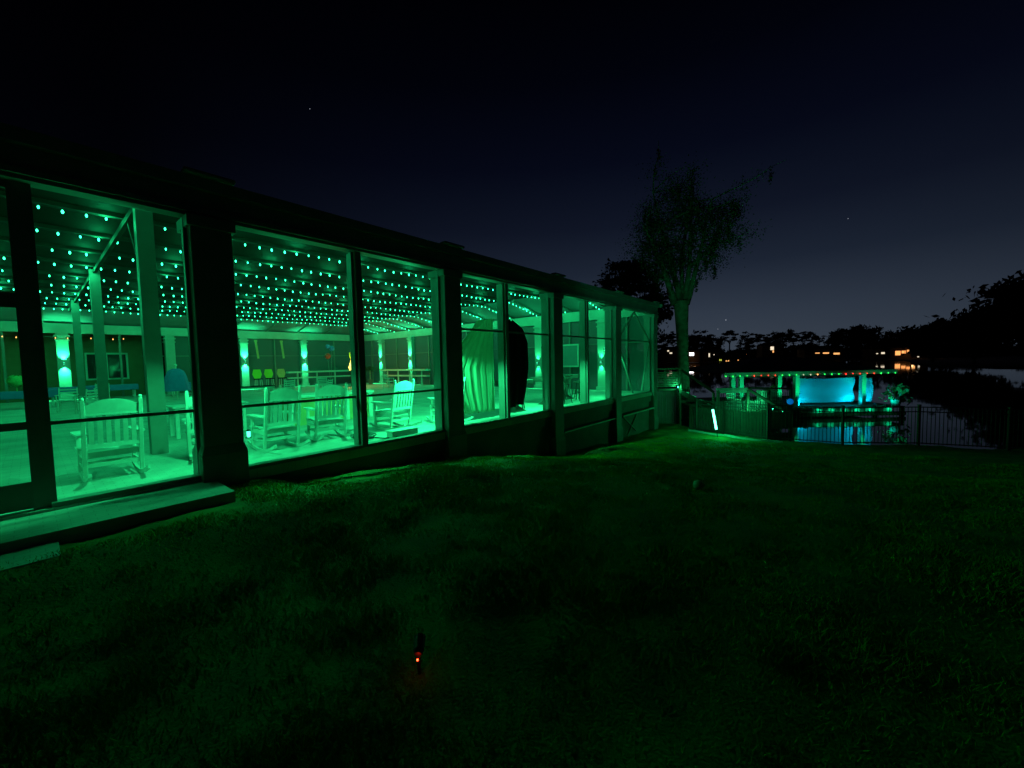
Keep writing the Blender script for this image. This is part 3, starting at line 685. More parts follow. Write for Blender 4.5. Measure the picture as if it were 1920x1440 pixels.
# flag
r = tag(empty('balloon', W(14.9, 31.0, .003), ROTB), 'small red and blue balloons floating left of the flame lamp', 'balloons')
MB().ball((0,0,2.35), .22, 12, 8, (1,1,1.1)).build('red_balloon', M['redp'], r, smooth=True)
MB().ball((.35,0,2.95), .2, 12, 8).ball((.1,.1,3.1), .18, 12, 8).build('blue_balloon', M['bluecloth'], r, smooth=True)
MB().tube([(0,0,2.12),(.1,0,.8),(.12,0,.02)], .006, 4).tube([(.35,0,2.75),(.2,0,.8),(.14,0,.02)], .006, 4).build('ribbon', M['white'], r)
for a, lab in ((10.75,'left one of the two tan hanging strips by the back wall'),(12.5,'right one of the two tan hanging strips by the back wall')):
    o = MB().bar((0,0,0),(.12,0,-1.25),.14,.02, up=(0,1,0)).box(-.1,.1,-.02,.02,-.02,.12).build('hanging_strip', M['tan']); o.location = W(a, 33.4, 3.5); o.rotation_euler = (0,0,ROTB); tag(o, lab, 'banner', 'tan hanging strips')
# white frame on the end wall, grill, box, hose
r = tag(empty('picture_frame', W(19.0, 11.66, 0), ROTB), 'white framed panel hanging on the end screen of the fourth bay', 'frame')
MB().box(0,.05,-.62,-.54,1.25,2.5).box(0,.05,.54,.62,1.25,2.5).box(0,.05,-.539,.539,2.42,2.5).box(0,.05,-.539,.539,1.25,1.33).build('frame', M['white'], r)
MB().box(.01,.03,-.535,.535,1.335,2.415).build('panel', M['ceil'], r)
o = MB().box(-.33,.33,-.12,.12,0,.14).box(-.35,.35,-.14,.14,.141,.17).build('storage_box', M['white'], bevel=.01); o.location = W(5.2, 7.5, .003); o.rotation_euler = (0,0,ROTB); tag(o, 'low pale box against the sill below the tilted rocking chair', 'box')
hs = MB(); 
for k in range(3): hs.tube([(math.cos(t)*(.2+.03*k), math.sin(t)*(.2+.03*k), .02+.025*k) for t in np.linspace(0, 2*PI, 24)], .013, 5)
hs.tube([(.2,0,.02),(.5,-.1,.015),(.8,.05,.015)], .013, 5).tube([(-.2,0,.05),(-.1,.02,.14)], .03, 6)
o = hs.build('hose', M['black']); o.location = W(4.55, 8.0, .006); tag(o, 'dark coiled hose on the patio right of the second bay mullion', 'hose')
for a, d, lab, mm in ((3.1,10.4,'small glowing white lantern on the patio behind the left rocking chair','lens'),(7.3,13.6,'small warm lantern near the block counter','flame')):
    r = tag(empty('lantern', W(a,d,.003)), lab, 'lantern', 'small lanterns on the patio'); MB().lathe([(.06,0),(.07,.02)],10).build('base', M['black'], r); MB().lathe([(.028,.021),(.034,.15)],10).build('glass', M[mm], r); MB().lathe([(.06,.151),(.02,.19)],10).build('lid', M['black'], r)
r = tag(empty('covered_stand', W(4.9, 27.0, .003), ROTB), 'tall stand draped with blue cloth, right of the thick post in the first bay', 'stand')
MB().tube([(0,0,0),(0,0,1.75)], .03, 8).ball((0,0,1.8), .07, 10, 6).build('pole', M['white'], r)
sk_ = MB(); prof = [(.10,1.62),(.30,1.5),(.42,1.2),(.50,.8),(.58,.45)]
sk_.add([((q+.05*math.sin(5*t))*math.cos(t), (q+.05*math.sin(5*t))*.6*math.sin(t), z) for q, z in prof for t in np.linspace(0, 2*PI, 30, endpoint=False)], [(i*30+j, i*30+(j+1)%30, (i+1)*30+(j+1)%30, (i+1)*30+j) for i in range(4) for j in range(30)])
sk_.build('cloth', M['bluecloth'], r, smooth=True)
# house wall behind the pavilion
r = tag(empty('house', (0,0,0), ROTB), 'tan walled house behind the left end of the pavilion', 'house')
MB().box(-18, 2.3, 37, 37.3, -.3, 4.6).box(4.2, 5.0, 37, 37.3, -.3, 4.6).box(2.3,4.2,37,37.3,2.7,4.6).build('wall', M['tanwall'], r)
wf = MB().box(2.25,2.35,36.9,37.02,1.0,2.75).box(4.15,4.25,36.9,37.02,1.0,2.75).box(2.351,4.149,36.9,37.02,2.65,2.75).box(2.351,4.149,36.9,37.02,1.0,1.1).box(3.2,3.28,36.92,37.0,1.101,2.649).build('window', M['white'], r)
MB().box(2.351,4.149,37.05,37.08,1.05,2.7).build('pane', M['glass'], wf)
MB().box(2.3,4.2,37.01,37.3,-.3,.999).build('wall', M['tanwall'], r)
MB().add([(-18.5,36.4,4.5),(5.6,36.4,4.5),(5.6,44,7.6),(-18.5,44,7.6)], [(0,1,2,3)]).box(-18.5,5.6,36.35,36.45,4.35,4.6).build('roof', M['roof'], r)
MB().box(4.9,12,37.6,37.8,-.3,4.2).box(6.2,8.6,37.3,37.5,1.9,2.2).build('wall', M['dark'], r)

# ---------------------------------------------------------------- lawn things
p = Vector((2.98, 6.36, 0)); p.z = float(ground_z(p.x, p.y))+.085
o = MB().ball((0,0,0), .083, 24, 16).build('ball', M['ball'], smooth=True); o.location = p; tag(o, 'pale round ball lying on the lawn', 'ball')
r = tag(empty('garden_spotlight', (-.618, 2.40, float(ground_z(-.618,2.40)))), 'black garden spotlight on a stake with a red standby light, bottom of the lawn', 'garden light')
MB().tube([(0,0,-.05),(0,0,.13)], .012, 8).build('stake', M['black'], r)
h = MB().tube([(0,.0,.15),(-.01,.08,.18)], [.034,.038], 14).tube([(0,-.02,.14),(0,0,.15)], [.024,.034], 14).build('head', M['black'], r)
MB().ball((.0,-.035,.115), .006, 8, 6).build('led', M['led'], h)
spot('tree_beam', (0,.13,.22), (12.2, 24.5, 9.6), 1300, (.04,1,.38), 25, .6, r, .03)
point('led_light', (.0,-.055,.115), .012, (1,.03,.01), .01, r)
r = tag(empty('stick', (-.35, 1.50, float(ground_z(-.35,1.50))+.03)), 'short pale stick on the lawn at the bottom edge', 'stick')
MB().bar((-.035,-.03,0),(.035,.02,.02),.012).build('stick', M['white'], r)
# glowing tube lamp
LP = Vector((8.72, 17.05, 0)); LP.z = float(ground_z(LP.x, LP.y))
r = tag(empty('tube_lamp', LP), 'brightly glowing green white tube leaning on a stake in the lawn', 'garden light')
MB().tube([(.1,0,-.1),(.03,0,.34)], .016, 8).build('stake', M['black'], r)
MB().tube([(.03,0,.345),(-.13,0,1.2)], .043, 10).build('tube', M['wand'], r, smooth=True)
point('tube_light', (.0,-.15,.8), 85, (0,1,.22), .2, r)
# ---------------------------------------------------------------- fence along the water
FL = [(8.75,18.9),(9.5,17.9),(10.35,16.1),(12.4,14.9),(14.8,14.45),(17.1,13.65),(21.9,11.9),(27,10.3),(33,8.3)]
r = tag(empty('picket_fence'), 'black metal picket fence between the lawn and the lake', 'fence')
FH = 1.42
for i, (x, y) in enumerate(FL):
    z = float(ground_z(x, y)); big = i in (2, 3)
    MB().box(x-.035, x+.035, y-.035, y+.035, z-.3, z+FH+.06).box(x-.045,x+.045,y-.045,y+.045,z+FH+.061,z+FH+.09).build('post', M['black'], r)
    if i == len(FL)-1: continue
    x1, y1 = FL[i+1]; z1 = float(ground_z(x1, y1)); n_ = int(math.hypot(x1-x, y1-y)/.115); pk = MB()
    for j in range(1, n_):
        t = j/n_; q = Vector((x+(x1-x)*t, y+(y1-y)*t, z+(z1-z)*t))
        pk.box(q.x-.008, q.x+.008, q.y-.008, q.y+.008, q.z+.06, q.z+FH-.02)
    pk.build('pickets', M['black'], r)
    for hh in (.1, FH-.17, FH): MB().bar((x,y,z+hh), (x1,y1,z1+hh), .03, .035).build('rail', M['black'], r)
# brick edging at the foot of the fence
e = MB(); E_ = [(8.3,18.7),(9.1,17.5),(9.95,15.9),(10.5,15.4)]
for i in range(len(E_)-1):
    (x0,y0),(x1,y1) = E_[i], E_[i+1]; n_ = int(math.hypot(x1-x0,y1-y0)/.24)
    for j in range(n_):
        t0, t1 = j/n_, (j+.93)/n_; a = (x0+(x1-x0)*t0, y0+(y1-y0)*t0); b_ = (x0+(x1-x0)*t1, y0+(y1-y0)*t1); zz = float(ground_z(*a))
        e.bar((a[0],a[1],zz+.02),(b_[0],b_[1],zz+.02+rng.uniform(-.008,.008)),.12,.08)
tag(e.build('brick_edging', M['paver']), 'row of pavers edging the lawn under the glowing tube', 'edging')
# reed screen behind the fence near the lamp
def boards(name, p, q, h, m, lab, cat, bw=.13, z0=None, gap=.02):
    p = Vector(p); q = Vector(q); L_ = (q-p).length; d = (q-p)/L_; n_ = int(L_/bw); b_ = MB()
    for i in range(n_):
        c = p+d*bw*(i+.5); b_.bar((c.x,c.y,(z0 if z0 is not None else p.z)), (c.x,c.y,p.z+h+rng.uniform(-.02,.02)), bw-gap, .02, up=tuple(d.cross(Vector((0,0,1)))))
    b_.bar(p+Vector((0,0,h*.8)), q+Vector((0,0,h*.8)), .03, .06); b_.bar(p+Vector((0,0,h*.2)), q+Vector((0,0,h*.2)), .03, .06)
    return tag(b_.build(name, m), lab, cat)
boards('board_fence', (8.6,19.35,-1.9), (10.7,16.6,-1.9), 1.15, M['darkwood'], 'dark low board screen behind the glowing tube', 'fence')

# ---------------------------------------------------------------- landing, stairs and lower deck beyond the pavilion
wd = M['wood']
r = tag(empty('deck_landing'), 'wooden landing with a louvered side next to the pavilion corner', 'deck')
MB().box(7.35, 8.95, 21.0, 23.2, -.1, 0).build('deck_boards', wd, r)
for x, y in ((7.45,21.05),(8.85,21.05),(8.85,23.1)): MB().box(x-.06,x+.06,y-.06,y+.06,-2.2,1.02).build('post', wd, r)
MB().box(7.4,8.95,20.98,21.14,1.021,1.10).build('rail', wd, r)
lv = MB()
for k in range(9): lv.box(7.55,8.76,21.02,21.06,.12+.09*k,.15+.09*k+.025)
lv.build('louvers', wd, r)
sk = MB()
for k in range(12): sk.box(7.5+.115*k, 7.6+.115*k, 21.08, 21.1, -1.9, -.12)
sk.build('skirt_boards', M['frame'], r)
r = tag(empty('stairs'), 'wooden stairs with a sloping dark handrail going down from the landing', 'stairs')
for k in range(5): MB().box(8.97+.38*k, 9.33+.38*k, 21.0, 22.3, -.26-.21*k, -.21-.21*k).build('tread', M['white'], r)
for y in (20.95, 22.35): MB().bar((8.9,y,-.2),(10.95,y,-1.33),.05,.25).build('stringer', M['darkwood'], r)
for y in (20.93,): MB().bar((8.9,y,.98),(10.6,y,-.22),.07,.12).build('handrail', M['darkwood'], r)
for x, z in ((10.6,-.25),): MB().box(x-.05,x+.05,20.9,21.0,-2.0,z).build('post', wd, r)
r = tag(empty('lower_deck'), 'low wooden deck with a pale rail between the stairs and the dock', 'deck')
MB().box(10.6, 14.6, 20.8, 25.2, -1.32, -1.22).build('deck_boards', wd, r)
MB().box(10.7, 12.3, 20.75, 20.9, -.10, .0).box(10.7,12.3,20.79,20.86,-.26,-.12).build('rail', M['white'], r)
MB().bar((12.3,20.8,-.02),(14.6,20.8,-.1),.09,.10).build('rail', M['darkwood'], r)
for x in (10.75, 12.3, 13.4, 14.55): MB().box(x-.06,x+.06,20.74,20.86,-2.8,-.12 if x < 13 else -.14).build('post', wd if x < 13 else M['darkwood'], r)
MB().bar((12.3,20.7,-.1),(12.95,18.9,-1.0),.10,.12).build('brace', wd, r)
pk = MB()
for k in range(33): pk.box(10.8+.115*k, 10.82+.115*k, 20.79, 20.81, -1.2, -.27)
pk.build('pickets', M['black'], r)
bl = MB()
for j in range(3):
    for k in range(12): bl.box(10.75+.32*k, 11.02+.32*k, 21.3+.02*j, 21.4, -1.2+.16*j, -1.07+.16*j)
bl.build('block_wall', M['concrete'], r)
MB().box(10.7,14.6,20.76,20.79,-2.2,-1.33).build('skirt_boards', M['darkwood'], r)
for (x, z, lab) in ((11.6,-1.3,'small bright lamp at the foot of the lower deck, left of the brace'),(13.55,-1.15,'small bright lamp on the lower deck skirt, left one'),(14.05,-1.25,'small bright lamp on the lower deck skirt, right one')):
    q = tag(empty('step_light', (x, 20.70, z)), lab, 'deck light', 'small deck lights')
    MB().box(-.035,.035,0,.03,-.05,.05).build('housing', M['black'], q); MB().box(-.025,.025,-.012,-.001,-.04,.04).build('lens', M['lens'], q)
point('deck_glow', (12.2, 20.3, -1.0), 30, TEAL, .05, [o for o in COL.objects if o.name.startswith('step_light')][0]).location = (.6,-.35,.3)
q = tag(empty('post_light', (8.7, 20.9, .10)), 'small lamp on the landing post lighting the louvers', 'deck light')
MB().box(-.03,.03,.0,.06,-.05,.05).build('housing', M['black'], q); MB().box(-.02,.02,-.012,-.001,-.04,.04).build('lens', M['lens'], q)
spot('louver_beam', (0,-.1,.0), (-.5,.25,.4), 25, TEAL, 150, 1, q, .03); spot('tread_beam', (.1,-.1,.1), (.9,.3,-.5), 30, TEAL, 120, 1, q, .03)
q = tag(empty('post_light', (13.3, 20.68, -.35)), 'small lamp on the dark deck rail lighting the lower deck', 'deck light')
MB().box(-.03,.03,.0,.05,-.05,.05).build('housing', M['black'], q)
spot('deck_beam', (0,.25,.05), (-.8,1.5,-.6), 170, TEAL, 150, 1, q, .03)
# plastic cooler, deck chairs, blue lantern on the deck
r = tag(empty('cooler', (14.2, 22.2, -1.22)), 'pale cooler box standing on the lower deck behind the rail', 'cooler')
MB().box(-.45,.45,-.25,.25,0,.85).build('body', M['white'], r, bevel=.04); MB().box(-.47,.47,-.27,.27,.855,.95).build('lid', M['white'], r, bevel=.03)
r = tag(empty('lantern', (14.35, 20.55, -.75)), 'round blue paper lantern on the dark dock post', 'lantern')
MB().ball((0,0,0), .15, 14, 10).build('globe', mat('blue_paper', (.05,.25,.8), .5, emit=(.0,.25,1), estr=.35), r, smooth=True); MB().tube([(0,0,.14),(0,.1,.25)], .01, 6).build('hook', M['black'], r)
for x, y, rz, lab in ((12.6,22.6,200,'white deck chair left of the cooler on the lower deck'),(15.6,26.6,160,'white deck chair on the dock before the boathouse')):
    c = copy_tree(pc); c.location = (x, y, -1.22 if x < 14 else -1.69); c.rotation_euler = (0,0,math.radians(rz)); tag(c, lab, 'chair', 'deck chairs by the lake')

# ---------------------------------------------------------------- dock and boathouse
DZ = -1.68
r = tag(empty('dock'), 'dock with a block edge standing over the lake', 'dock')
MB().box(13.6, 24.6, 24.9, 33, DZ-.1, DZ).build('deck_boards', wd, r)
f = MB(); x = 18.1
while x < 23.7: f.box(x, x+.27, 24.8, 24.895, DZ-.30, DZ-.02); x += .295
f.build('edge_blocks', M['white'], r)
for x in (13.8,15.8,17.9,20.5,23.0,24.7):
    for y in (25.2, 32.6): MB().tube([(x,y,-4),(x,y,DZ-.1)], .13, 8).build('piling', M['darkwood'], r)
MB().box(13.6,24.6,24.82,24.89,DZ-.55,DZ-.32).build('beam', M['darkwood'], r)
r = tag(empty('boathouse'), 'boathouse with a dark hip roof, green lit posts and a long pale eave', 'boathouse')
EZ = .60
MB().add([(13.4,25.3,EZ),(24.35,25.3,EZ),(24.35,34,EZ),(13.4,34,EZ),(18.9,30.3,EZ+.95),(21.3,30.3,EZ+.95),(13.4,25.3,EZ-.02),(24.35,25.3,EZ-.02),(24.35,34,EZ-.02),(13.4,34,EZ-.02)],
         [(0,1,5,4),(1,2,5),(2,3,4,5),(3,0,4),(9,8,7,6)]).build('roof', M['roof'], r)
MB().box(13.4,24.35,25.2,25.29,EZ-.22,EZ+.02).build('eave_board', M['white'], r)
PX = [14.3,14.85,17.3,18.45,22.75]
for x in PX: MB().box(x-.13,x+.13,25.75,26.0,DZ+.001,EZ-.03).build('post', M['white'], r)
for x in (14.3,18.45,24.1): MB().box(x-.1,x+.1,33.0,33.2,DZ+.001,EZ-.03).build('post', M['white'], r)
MB().box(14.2,22.9,25.8,25.95,EZ-.34,EZ-.225).build('beam', M['darkwood'], r)
# cyan lit curtains
def curtain(x0, x1, y, z0, z1, lab, seed, yslope=0):
    nu, nv = 60, 30; vs = []
    for v in range(nv):
        for u in range(nu):
            s, t = u/(nu-1), v/(nv-1)
            sagl = math.exp(-((s-0)/.35)**2); sagr = math.exp(-((1-s)/.35)**2)
            w_ = .035*math.sin(18*(s+.5*t*sagl)+seed)*sagl+.035*math.sin(18*(s-.5*t*sagr)+seed)*sagr+.015*math.sin(9*s+5*t)+.03*math.sin(12*t+4*abs(s-.5))*t
            edge = .035*math.sin(8*t+seed)*(1 if s > .97 else 0)
            vs.append((x0+(x1-x0)*s+edge, y+w_+yslope*s, z1-.06*math.sin(PI*s)*(1-t)-(z1-z0)*t))
    o = MB().add(vs, [(v*nu+u, v*nu+u+1, (v+1)*nu+u+1, (v+1)*nu+u) for v in range(nv-1) for u in range(nu-1)]).build('curtain', M['bluetarp'], smooth=True)
    so = o.modifiers.new('thickness','SOLIDIFY'); so.thickness = .01
    return tag(o, lab, 'curtain', 'cyan lit curtains of the boathouse')
curtain(18.75, 22.6, 26.35, -1.52, .16, 'wide cyan lit curtain on the front of the boathouse', 1)
curtain(23.15, 23.85, 26.35, -1.55, .10, 'narrow cyan lit curtain right of the last boathouse post', 3)
CY = (.0, .85, 1.0)
for x, tx, lab, e in ((18.55,20.2,'small cyan floodlight at the left foot of the wide curtain',150),(22.55,21.4,'small cyan floodlight at the right foot of the wide curtain',170),(23.4,23.5,'small cyan floodlight under the narrow curtain',85)):
    q = tag(empty('floodlight', (x, 25.68, DZ)), lab, 'floodlight', 'cyan floodlights on the dock')
    MB().box(-.05,.05,-.03,.03,.0,.07).build('housing', M['black'], q); MB().box(-.04,.04,-.02,.02,.071,.078).build('lens', glowm('cyan_lens', (0,.6,1), .6), q)
    spot('flood_beam', (0,0,.1), (tx-x, .6, 1.2), e, CY, 140, 1, q, .05)
for i, x in enumerate(PX):
    q = tag(empty('post_light', (x, 24.98, DZ)), ['leftmost','second','middle','fourth','rightmost'][i]+' green uplight at the foot of a boathouse post', 'post light', 'green uplights at the boathouse posts')
    MB().box(-.05,.05,-.05,.05,0,.06).build('housing', M['black'], q)
    spot('post_beam', (0,-.02,.1), (0,.55,1.9), 180, (.0,1,.32), 80, 1, q, .03)
for i, x in enumerate((19.1,19.9,20.7,21.5,22.3,23.5)):  # added lamps, made up to brighten the edge blocks
    q = tag(empty('added_edge_light', (x, 24.62, DZ-.02)), ['first','second','third','fourth','fifth','last'][i]+' small added green light brightening the block edge of the dock, from the left', 'deck light', 'added green lights brightening the dock edge')
    MB().box(-.03,.03,0,.17,-.01,.01).build('bracket', M['black'], q); MB().box(-.03,.03,-.04,-.001,-.03,.02).build('housing', M['black'], q)
    spot('edge_beam', (0,-.02,-.05), (0,.18,-.25), 4.5, (0,1,.38), 150, 1, q, .02)
q = tag(empty('floodlight', (23.5, 25.0, DZ)), 'small added cyan floodlight brightening the broad leaved plant', 'floodlight', 'cyan floodlights on the dock')  # added lamp, placed to brighten the plant's leaves
MB().box(-.05,.05,-.03,.03,.0,.07).build('housing', M['black'], q)
spot('flood_beam', (0,0,.12), (.85, .25, .9), 110, (0,1,.7), 100, 1, q, .05)
# coloured bulbs on the eave
pat = ['g','g','g','g','r','r','r','r','g','g','g','w','w','o','g','g','g','r','r','r','r','r','g','g','g']
xs = [13.5+i*.445 for i in range(len(pat))]
MAP = {'g':'bulbg','r':'bulbr','w':'bulbo','o':'bulbw'}
string('string_light', lambda x: Vector((x, 25.16, EZ-.14)), xs, 'string of green, red and white bulbs along the boathouse eave', 'eave bulb string', None, [(x, 25.16, EZ-.14) for x in xs], mixb=lambda i: M[MAP[pat[i]]], scale=1.2)
# big leaved plant at the end of the dock
def leafy(name, loc, n_, m, lab, R_=.9):
    P = []
    for k in range(n_):
        az = rng.uniform(0, 2*PI); rr = R_*rng.uniform(.2, 1); z = rng.uniform(.1, 1.5)*(1-.3*rr)
        c = Vector((rr*math.cos(az), rr*math.sin(az)*.6, z)); n1 = Vector(rng.normal(size=3)); n1.z = abs(n1.z); n1.normalize()
        u = n1.orthogonal().normalized()*rng.uniform(.12,.2); v = n1.cross(u).normalized()*rng.uniform(.08,.14)
        P.append([c-u, c-.5*u+v, c+.4*u+v*.8, c+u, c+.4*u-v*.8, c-.5*u-v])
    r = tag(empty(name, loc), lab, 'plant'); tri_cloud('leaves', np.array([[tuple(x) for x in y] for y in P]), m, r)
    sb = MB()
    for k in range(7): a_ = rng.uniform(0,2*PI); sb.tube([(0,0,.3),(.3*math.cos(a_),.2*math.sin(a_),.8),(.6*math.cos(a_),.35*math.sin(a_),1.2)], [.03,.02,.01], 5)
    sb.build('stems', M['bark'], r); MB().lathe([(.2,0),(.28,.3),(.3,.4)], 14).build('pot', M['concrete'], r)
leafy('potted_plant', (24.3, 25.2, DZ), 60, M['leaf2'], 'broad leaved plant lit cyan at the right end of the dock')
leafy('potted_plant', (16.9, 25.9, DZ), 20, M['leaf2'], 'small leafy plant between the boathouse posts', .5)

# ---------------------------------------------------------------- trees
def limb(mb, p, d, L_, r0, r1, n_=7, bend=.15, up=.0):
    pts = [Vector(p)]; d = Vector(d).normalized()
    for i in range(n_):
        d = (d+Vector(rng.normal(0, bend, 3))+Vector((0,0,up))).normalized(); pts.append(pts[-1]+d*L_/n_)
    mb.tube(pts, [r0+(r1-r0)*i/n_ for i in range(n_+1)], 8); return pts
def leaves_at(cs, per, rad, size, flat=.5):
    cs = np.array([tuple(c) for c in cs]); n_ = len(cs)*per
    c = np.repeat(cs, per, 0)+rng.normal(0, 1, (n_, 3))*np.array([rad, rad, rad*flat])
    u = rng.normal(0, 1, (n_, 3)); u /= np.linalg.norm(u, axis=1)[:, None]; v = np.cross(u, rng.normal(0, 1, (n_, 3))); v /= np.linalg.norm(v, axis=1)[:, None]
    s = size*rng.uniform(.5, 1.3, (n_, 1))
    return np.stack([c-u*s, c+v*s*.5, c+u*s, c-v*s*.5], 1)
def cypress():
    r = tag(empty('cypress_tree', (11.25, 26.2, -1.9)), 'tall cypress with a forked trunk rising behind the stairs, faintly lit green', 'tree')
    tb = MB(); base = [Vector((.1,0,-.6)), Vector((.05,0,1.2)), Vector((-.02,0,3.5)), Vector((-.1,0,5.6)), Vector((-.15,0,7.2))]
    tb.tube(base, [.62,.37,.33,.38,.46], 12)
    cl = []
    stems = [((-.55,0,7.0),(-.35,.1,1),5.5,.26),((-.15,0,7.1),(-.02,.2,1),7.9,.24),((.15,.1,7.1),(.06,-.1,1),7.6,.2),((.2,0,7.0),(.28,0,1),6.8,.2),((.0,0,7.0),(.12,.3,1),7.6,.16)]
    for p, d, L_, r0 in stems:
        pts = limb(tb, p, d, L_, r0, .04, 10, .05)
        for k in range(13):
            q = pts[rng.integers(3, len(pts))]; az = rng.uniform(0, 2*PI); ln = rng.uniform(1.3, 3.9)*(1.15 if q.z > 10 else .6)
            if ((q.x+math.cos(az)*ln*.8-1.0)/4.5)**2+((q.z-13.0)/3.8)**2 > 1: ln = .9
            bp_ = limb(tb, q, (math.cos(az), math.sin(az)*.8, rng.uniform(-.05,.5)), ln, .05, .012, 5, .12)
            for j in (2,3,4,5):
                cl.append(bp_[j])
                if rng.random() < .45: cl.append(bp_[j]-Vector((0,0,rng.uniform(.2,.8))))
    # long limb to the upper right and hanging moss
    bp_ = limb(tb, (.3,0,9.3), (1,0,.55), 4.6, .14, .02, 9, .08, .02); cl += bp_[3:]*2
    moss = []
    for k in range(110):
        c = cl[rng.integers(0, len(cl))]; q = Vector(c)
        for j in range(5): q = q-Vector((rng.normal(0,.03), rng.normal(0,.03), .16)); moss.append(q.copy())
    tb.build('trunk', M['bark'], r, smooth=True)
    cl = [c for c in cl if c.z < 15.4 and c.x < 4.0 and c.x > -3.2 and (c.z > 9.2 or rng.random() < .3)]; A = leaves_at(cl, 70, .45, .065, .55); B_ = leaves_at(moss, 9, .06, .09, 1.5)
    tri_cloud('crown', np.concatenate([A, B_]), M['leaf'], r)
cypress()
def oak(name, loc, H, R_, lab, cat='tree', clusters=90, per=70, size=.3, m='farleaf', flat=.45, trunk=.35, lowz=.3, group=None, vert=1.0):
    r = tag(empty(name, loc), lab, cat, group); tb = MB(); cl = []
    th = H*lowz
    tb.tube([(0,0,-1.5),(0,0,th*.5),(.1*R_*.2,0,th)], [trunk*1.3,trunk,trunk*.9], 8)
    for k in range(9):
        az = 2*PI*k/9+rng.uniform(-.3,.3); el = rng.uniform(.25, 1.3)
        limb(tb, (0,0,th*.95), (math.cos(az)*math.cos(el), math.sin(az)*math.cos(el), math.sin(el)), R_*.85, trunk*.5, trunk*.08, 6, .12)
    while len(cl) < clusters:
        v = rng.normal(size=3); v /= np.linalg.norm(v); q = rng.uniform(.45, 1)
        c = np.array([v[0]*R_*q, v[1]*R_*q, th+(H-th)*.5+v[2]*(H-th)*.5*q*vert])
        if c[2] > th*.7: cl.append(c)
    tb.build('trunk', M['bark'], r)
    tri_cloud('crown', leaves_at(cl, per, R_*.13, size, flat), M[m], r)
    return r
oak('oak_tree', (13.1, 43, -1.9), 14.3, 3.7, 'dark spreading tree behind the right end of the pavilion roof', clusters=150, per=80, size=.22, m='farleaf', lowz=.35)
oak('oak_tree', (154, 108, -1.9), 27, 21, 'huge black tree filling the right edge above the lake', clusters=330, per=90, size=1.0, trunk=1.0, lowz=.12)
oak('oak_tree', (141, 122, -1.9), 15, 8, 'lower dark tree just left of the huge black tree', clusters=110, per=70, size=.7, trunk=.5, lowz=.12)
oak('oak_tree', (158, 150, -1.9), 15, 10, 'dark tree on the right bank beside the orange lit house', clusters=110, per=60, size=.8, trunk=.5, lowz=.15)
# trees on the far bank: px position, top row, half width in px, kind
FT = [(1238,622,14,'o'),(1262,622,12,'c'),(1314,620,18,'o'),(1340,628,16,'o'),(1368,617,13,'c'),(1398,621,12,'o'),(1425,624,12,'c'),(1447,624,10,'o'),(1468,616,16,'o'),(1488,619,9,'c'),
      (1507,620,10,'c'),(1523,622,12,'o'),(1545,629,5,'p'),(1566,623,12,'o'),(1592,612,22,'o'),(1622,609,26,'o'),(1650,616,22,'o'),(1684,625,14,'c'),(1712,619,20,'o'),(1738,610,16,'c'),(1768,592,24,'o'),(1285,628,12,'o')]
ords = ['leftmost','second','third','fourth','fifth','sixth','seventh','eighth','ninth','tenth','eleventh','twelfth','thirteenth','fourteenth','fifteenth','sixteenth','seventeenth','eighteenth','nineteenth','twentieth','twenty-first','twenty-second']
order = sorted(range(len(FT)), key=lambda i: FT[i][0])
for rank, i in enumerate(order):
    px, py, hw, k = FT[i]; Y = 384+rng.uniform(-8, 14) if px < 1660 else 292
    v = Fv+R2*(px-960)/F_PX+U2*(720-py)/F_PX; s = Y/v.y; top = CAM+v*s; R_ = hw*Y/F_PX; H = top.z+1.2
    lab = {'o':'round dark tree','c':'ragged dark cypress','p':'thin dark palm'}[k]+f' on the far shore, {ords[rank]} from the left'
    if k == 'p':
        fronds('palm_tree', (top.x, Y, -1.2), 26, R_*1.5, M['farleaf'], lab, 'tree', pot=False, stem=H-1.2)['group'] = 'trees along the far shore'
    else:
        oak('pine_tree' if k == 'c' else 'oak_tree', (top.x, Y, -1.2), H, R_*(1.3 if k == 'o' else 1.05), lab, clusters=48 if k == 'o' else 26, per=40, size=R_*.10+.35, trunk=.6, lowz=.25 if k == 'o' else .55, flat=.5 if k == 'o' else .3, group='trees along the far shore')
# dark continuous wood under them
P = []
n_ = 26000
X = rng.uniform(-60, 420, n_); hh = 7+3*vnoise(X, X*0, 17, 9)+3*vnoise(X, X*0, 5, 10)
Yb = np.interp(X, [-60,0,90,160,230,300,420], [385,378,365,352,330,300,300])
C_ = np.stack([X, Yb+rng.normal(0,3,n_), -1+hh*rng.random(n_)], 1)
tag(tri_cloud('woodland', leaves_at(C_, 1, .5, 1.5, 1), M['farleaf']), 'dark low wood behind the houses on the far shore', 'woodland', kind='stuff')
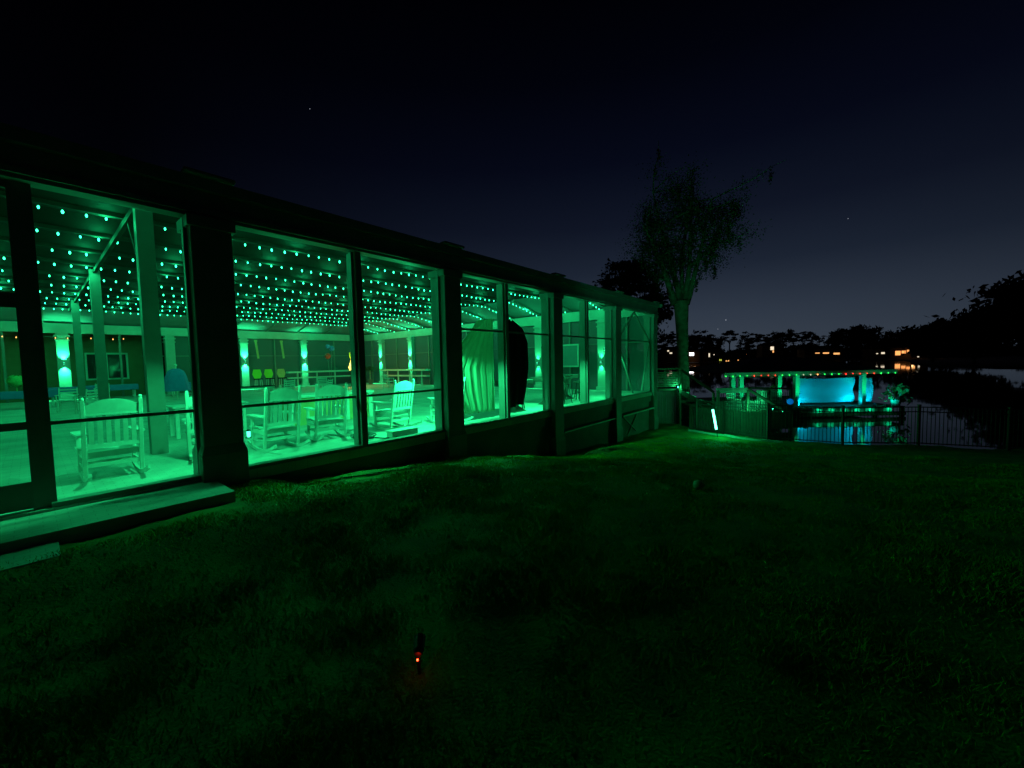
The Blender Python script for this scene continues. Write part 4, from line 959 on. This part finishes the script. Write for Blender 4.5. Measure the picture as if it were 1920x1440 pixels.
# ---------------------------------------------------------------- houses on the far shore
HW = glowm('lit_window_warm', (1,.45,.14), 1.3); HP = glowm('lit_window_pale', (1,.85,.6), 1.0); HWH = glowm('white_flood', (1,.92,.97), 6); HO = glowm('lit_porch', (1,.36,.10), 1.6)
HS = [ # px, py of the light row, half width px, list of (dpx, dpy, wpx, hpx, mat), label
 (1265,662,22,[(-12,-4,4,3,HP),(-7,0,6,3,HP),(10,0,9,5,HP)],'dark house left of the cypress trunk with one dim window'),
 (1299,664,14,[(-2,0,10,7,HWH)],'house with a bright white floodlight right of the cypress trunk'),
 (1331,666,10,[(-1,0,3,9,HP),(8,-1,2,2,HP)],'small house with one tall narrow lit window'),
 (1366,676,22,[(-15,-1,5,4,glowm('yellow_lamp',(.8,.9,.1),.8)),(-2,-3,7,3,HW),(-2,2,8,6,HW)],'low house with an orange lit garage door'),
 (1402,667,30,[(-19,8,6,5,HW),(-14,4,4,5,HO),(-9,4,3,4,HO),(-3,6,4,3,HP),(0,-2,7,8,HW),(16,-2,7,3,HP),(28,-2,5,6,HP)],'wide house with a lit doorway and red porch lights'),
 (1450,655,20,[(-2,-2,8,8,HP),(0,4,3,5,HW)],'house half hidden by trees with a pale lit gable'),
 (1547,662,38,[(-14,0,10,2,HW),(2,0,14,3,HW),(22,1,14,4,HW)],'long house with a low row of orange windows'),
 (1653,663,16,[(-8,0,4,2,HP),(3,-1,8,4,HP)],'small house with two dim lights beside the bright orange one'),
 (1700,660,42,[(-16,2,12,10,HO),(-5,0,10,6,HO),(4,-2,8,5,HO),(14,-1,7,6,HW),(24,0,4,4,HP),(12,-9,5,2,HP),(21,-10,5,2,HP),(22,9,4,2,HP)],'brightest house on the far shore with orange lights'),
]
for px, py, hw, wins, lab in HS:
    Y = 343 if px < 1420 else 318 if px < 1500 else 298 if px < 1600 else 262
    def wp(x_, y_, Y=Y): v = Fv+R2*(x_-960)/F_PX+U2*(720-y_)/F_PX; return CAM+v*(Y/v.y)
    c = wp(px, py); s = Y/F_PX; r = tag(empty('lake_house', (c.x, Y, -1.7)), lab, 'house', 'houses on the far shore'); hw_ = hw*s
    z1 = c.z+1.7+3
    MB().box(-hw_, hw_, .3, 8, -.5, z1).build('wall', M['tanwall'], r)
    MB().add([(-hw_-1,-.6,z1),(hw_+1,-.6,z1),(hw_+1,8.8,z1),(-hw_-1,8.8,z1),(-hw_*.6,4,z1+2.6),(hw_*.6,4,z1+2.6)], [(0,1,5,4),(1,2,5),(2,3,4,5),(3,0,4),(3,2,1,0)]).build('roof', M['roof'], r)
    for dx, dy, w2, h2, mm in wins:
        w2 *= .8; h2 *= .8
        q = wp(px+dx, py+dy)-Vector((c.x, 0, -1.7)); fr = MB().box(q.x-w2*s/2-.15, q.x+w2*s/2+.15, .18, .298, q.z-h2*s/2-.15, q.z+h2*s/2+.15).build('window', M['frame'], r)
        MB().box(q.x-w2*s/2, q.x+w2*s/2, .1, .178, q.z-h2*s/2, q.z+h2*s/2).build('pane', mm, fr)
    if any(x[4] in (HO, HWH) for x in wins):
        l = point('porch_light', (0,-4,3.5), 40, (1,.5,.2), .5, r)
# stars
for px, py, s in ((581,204,1.6),(1590,410,1.5),(1361,600,2.2),(1346,617,1.5)):
    v = Fv+R2*(px-960)/F_PX+U2*(720-py)/F_PX; o = MB().ball((0,0,0), s*1.4, 8, 6).build('star', glowm('starlight', (.8,.85,1), .5)); o.location = CAM+v*2800
    tag(o, {581:'faint star high above the pavilion roof',1590:'faint star high on the right of the sky',1361:'brightest star low over the far trees',1346:'faint star just below the brightest one'}[px], 'star')
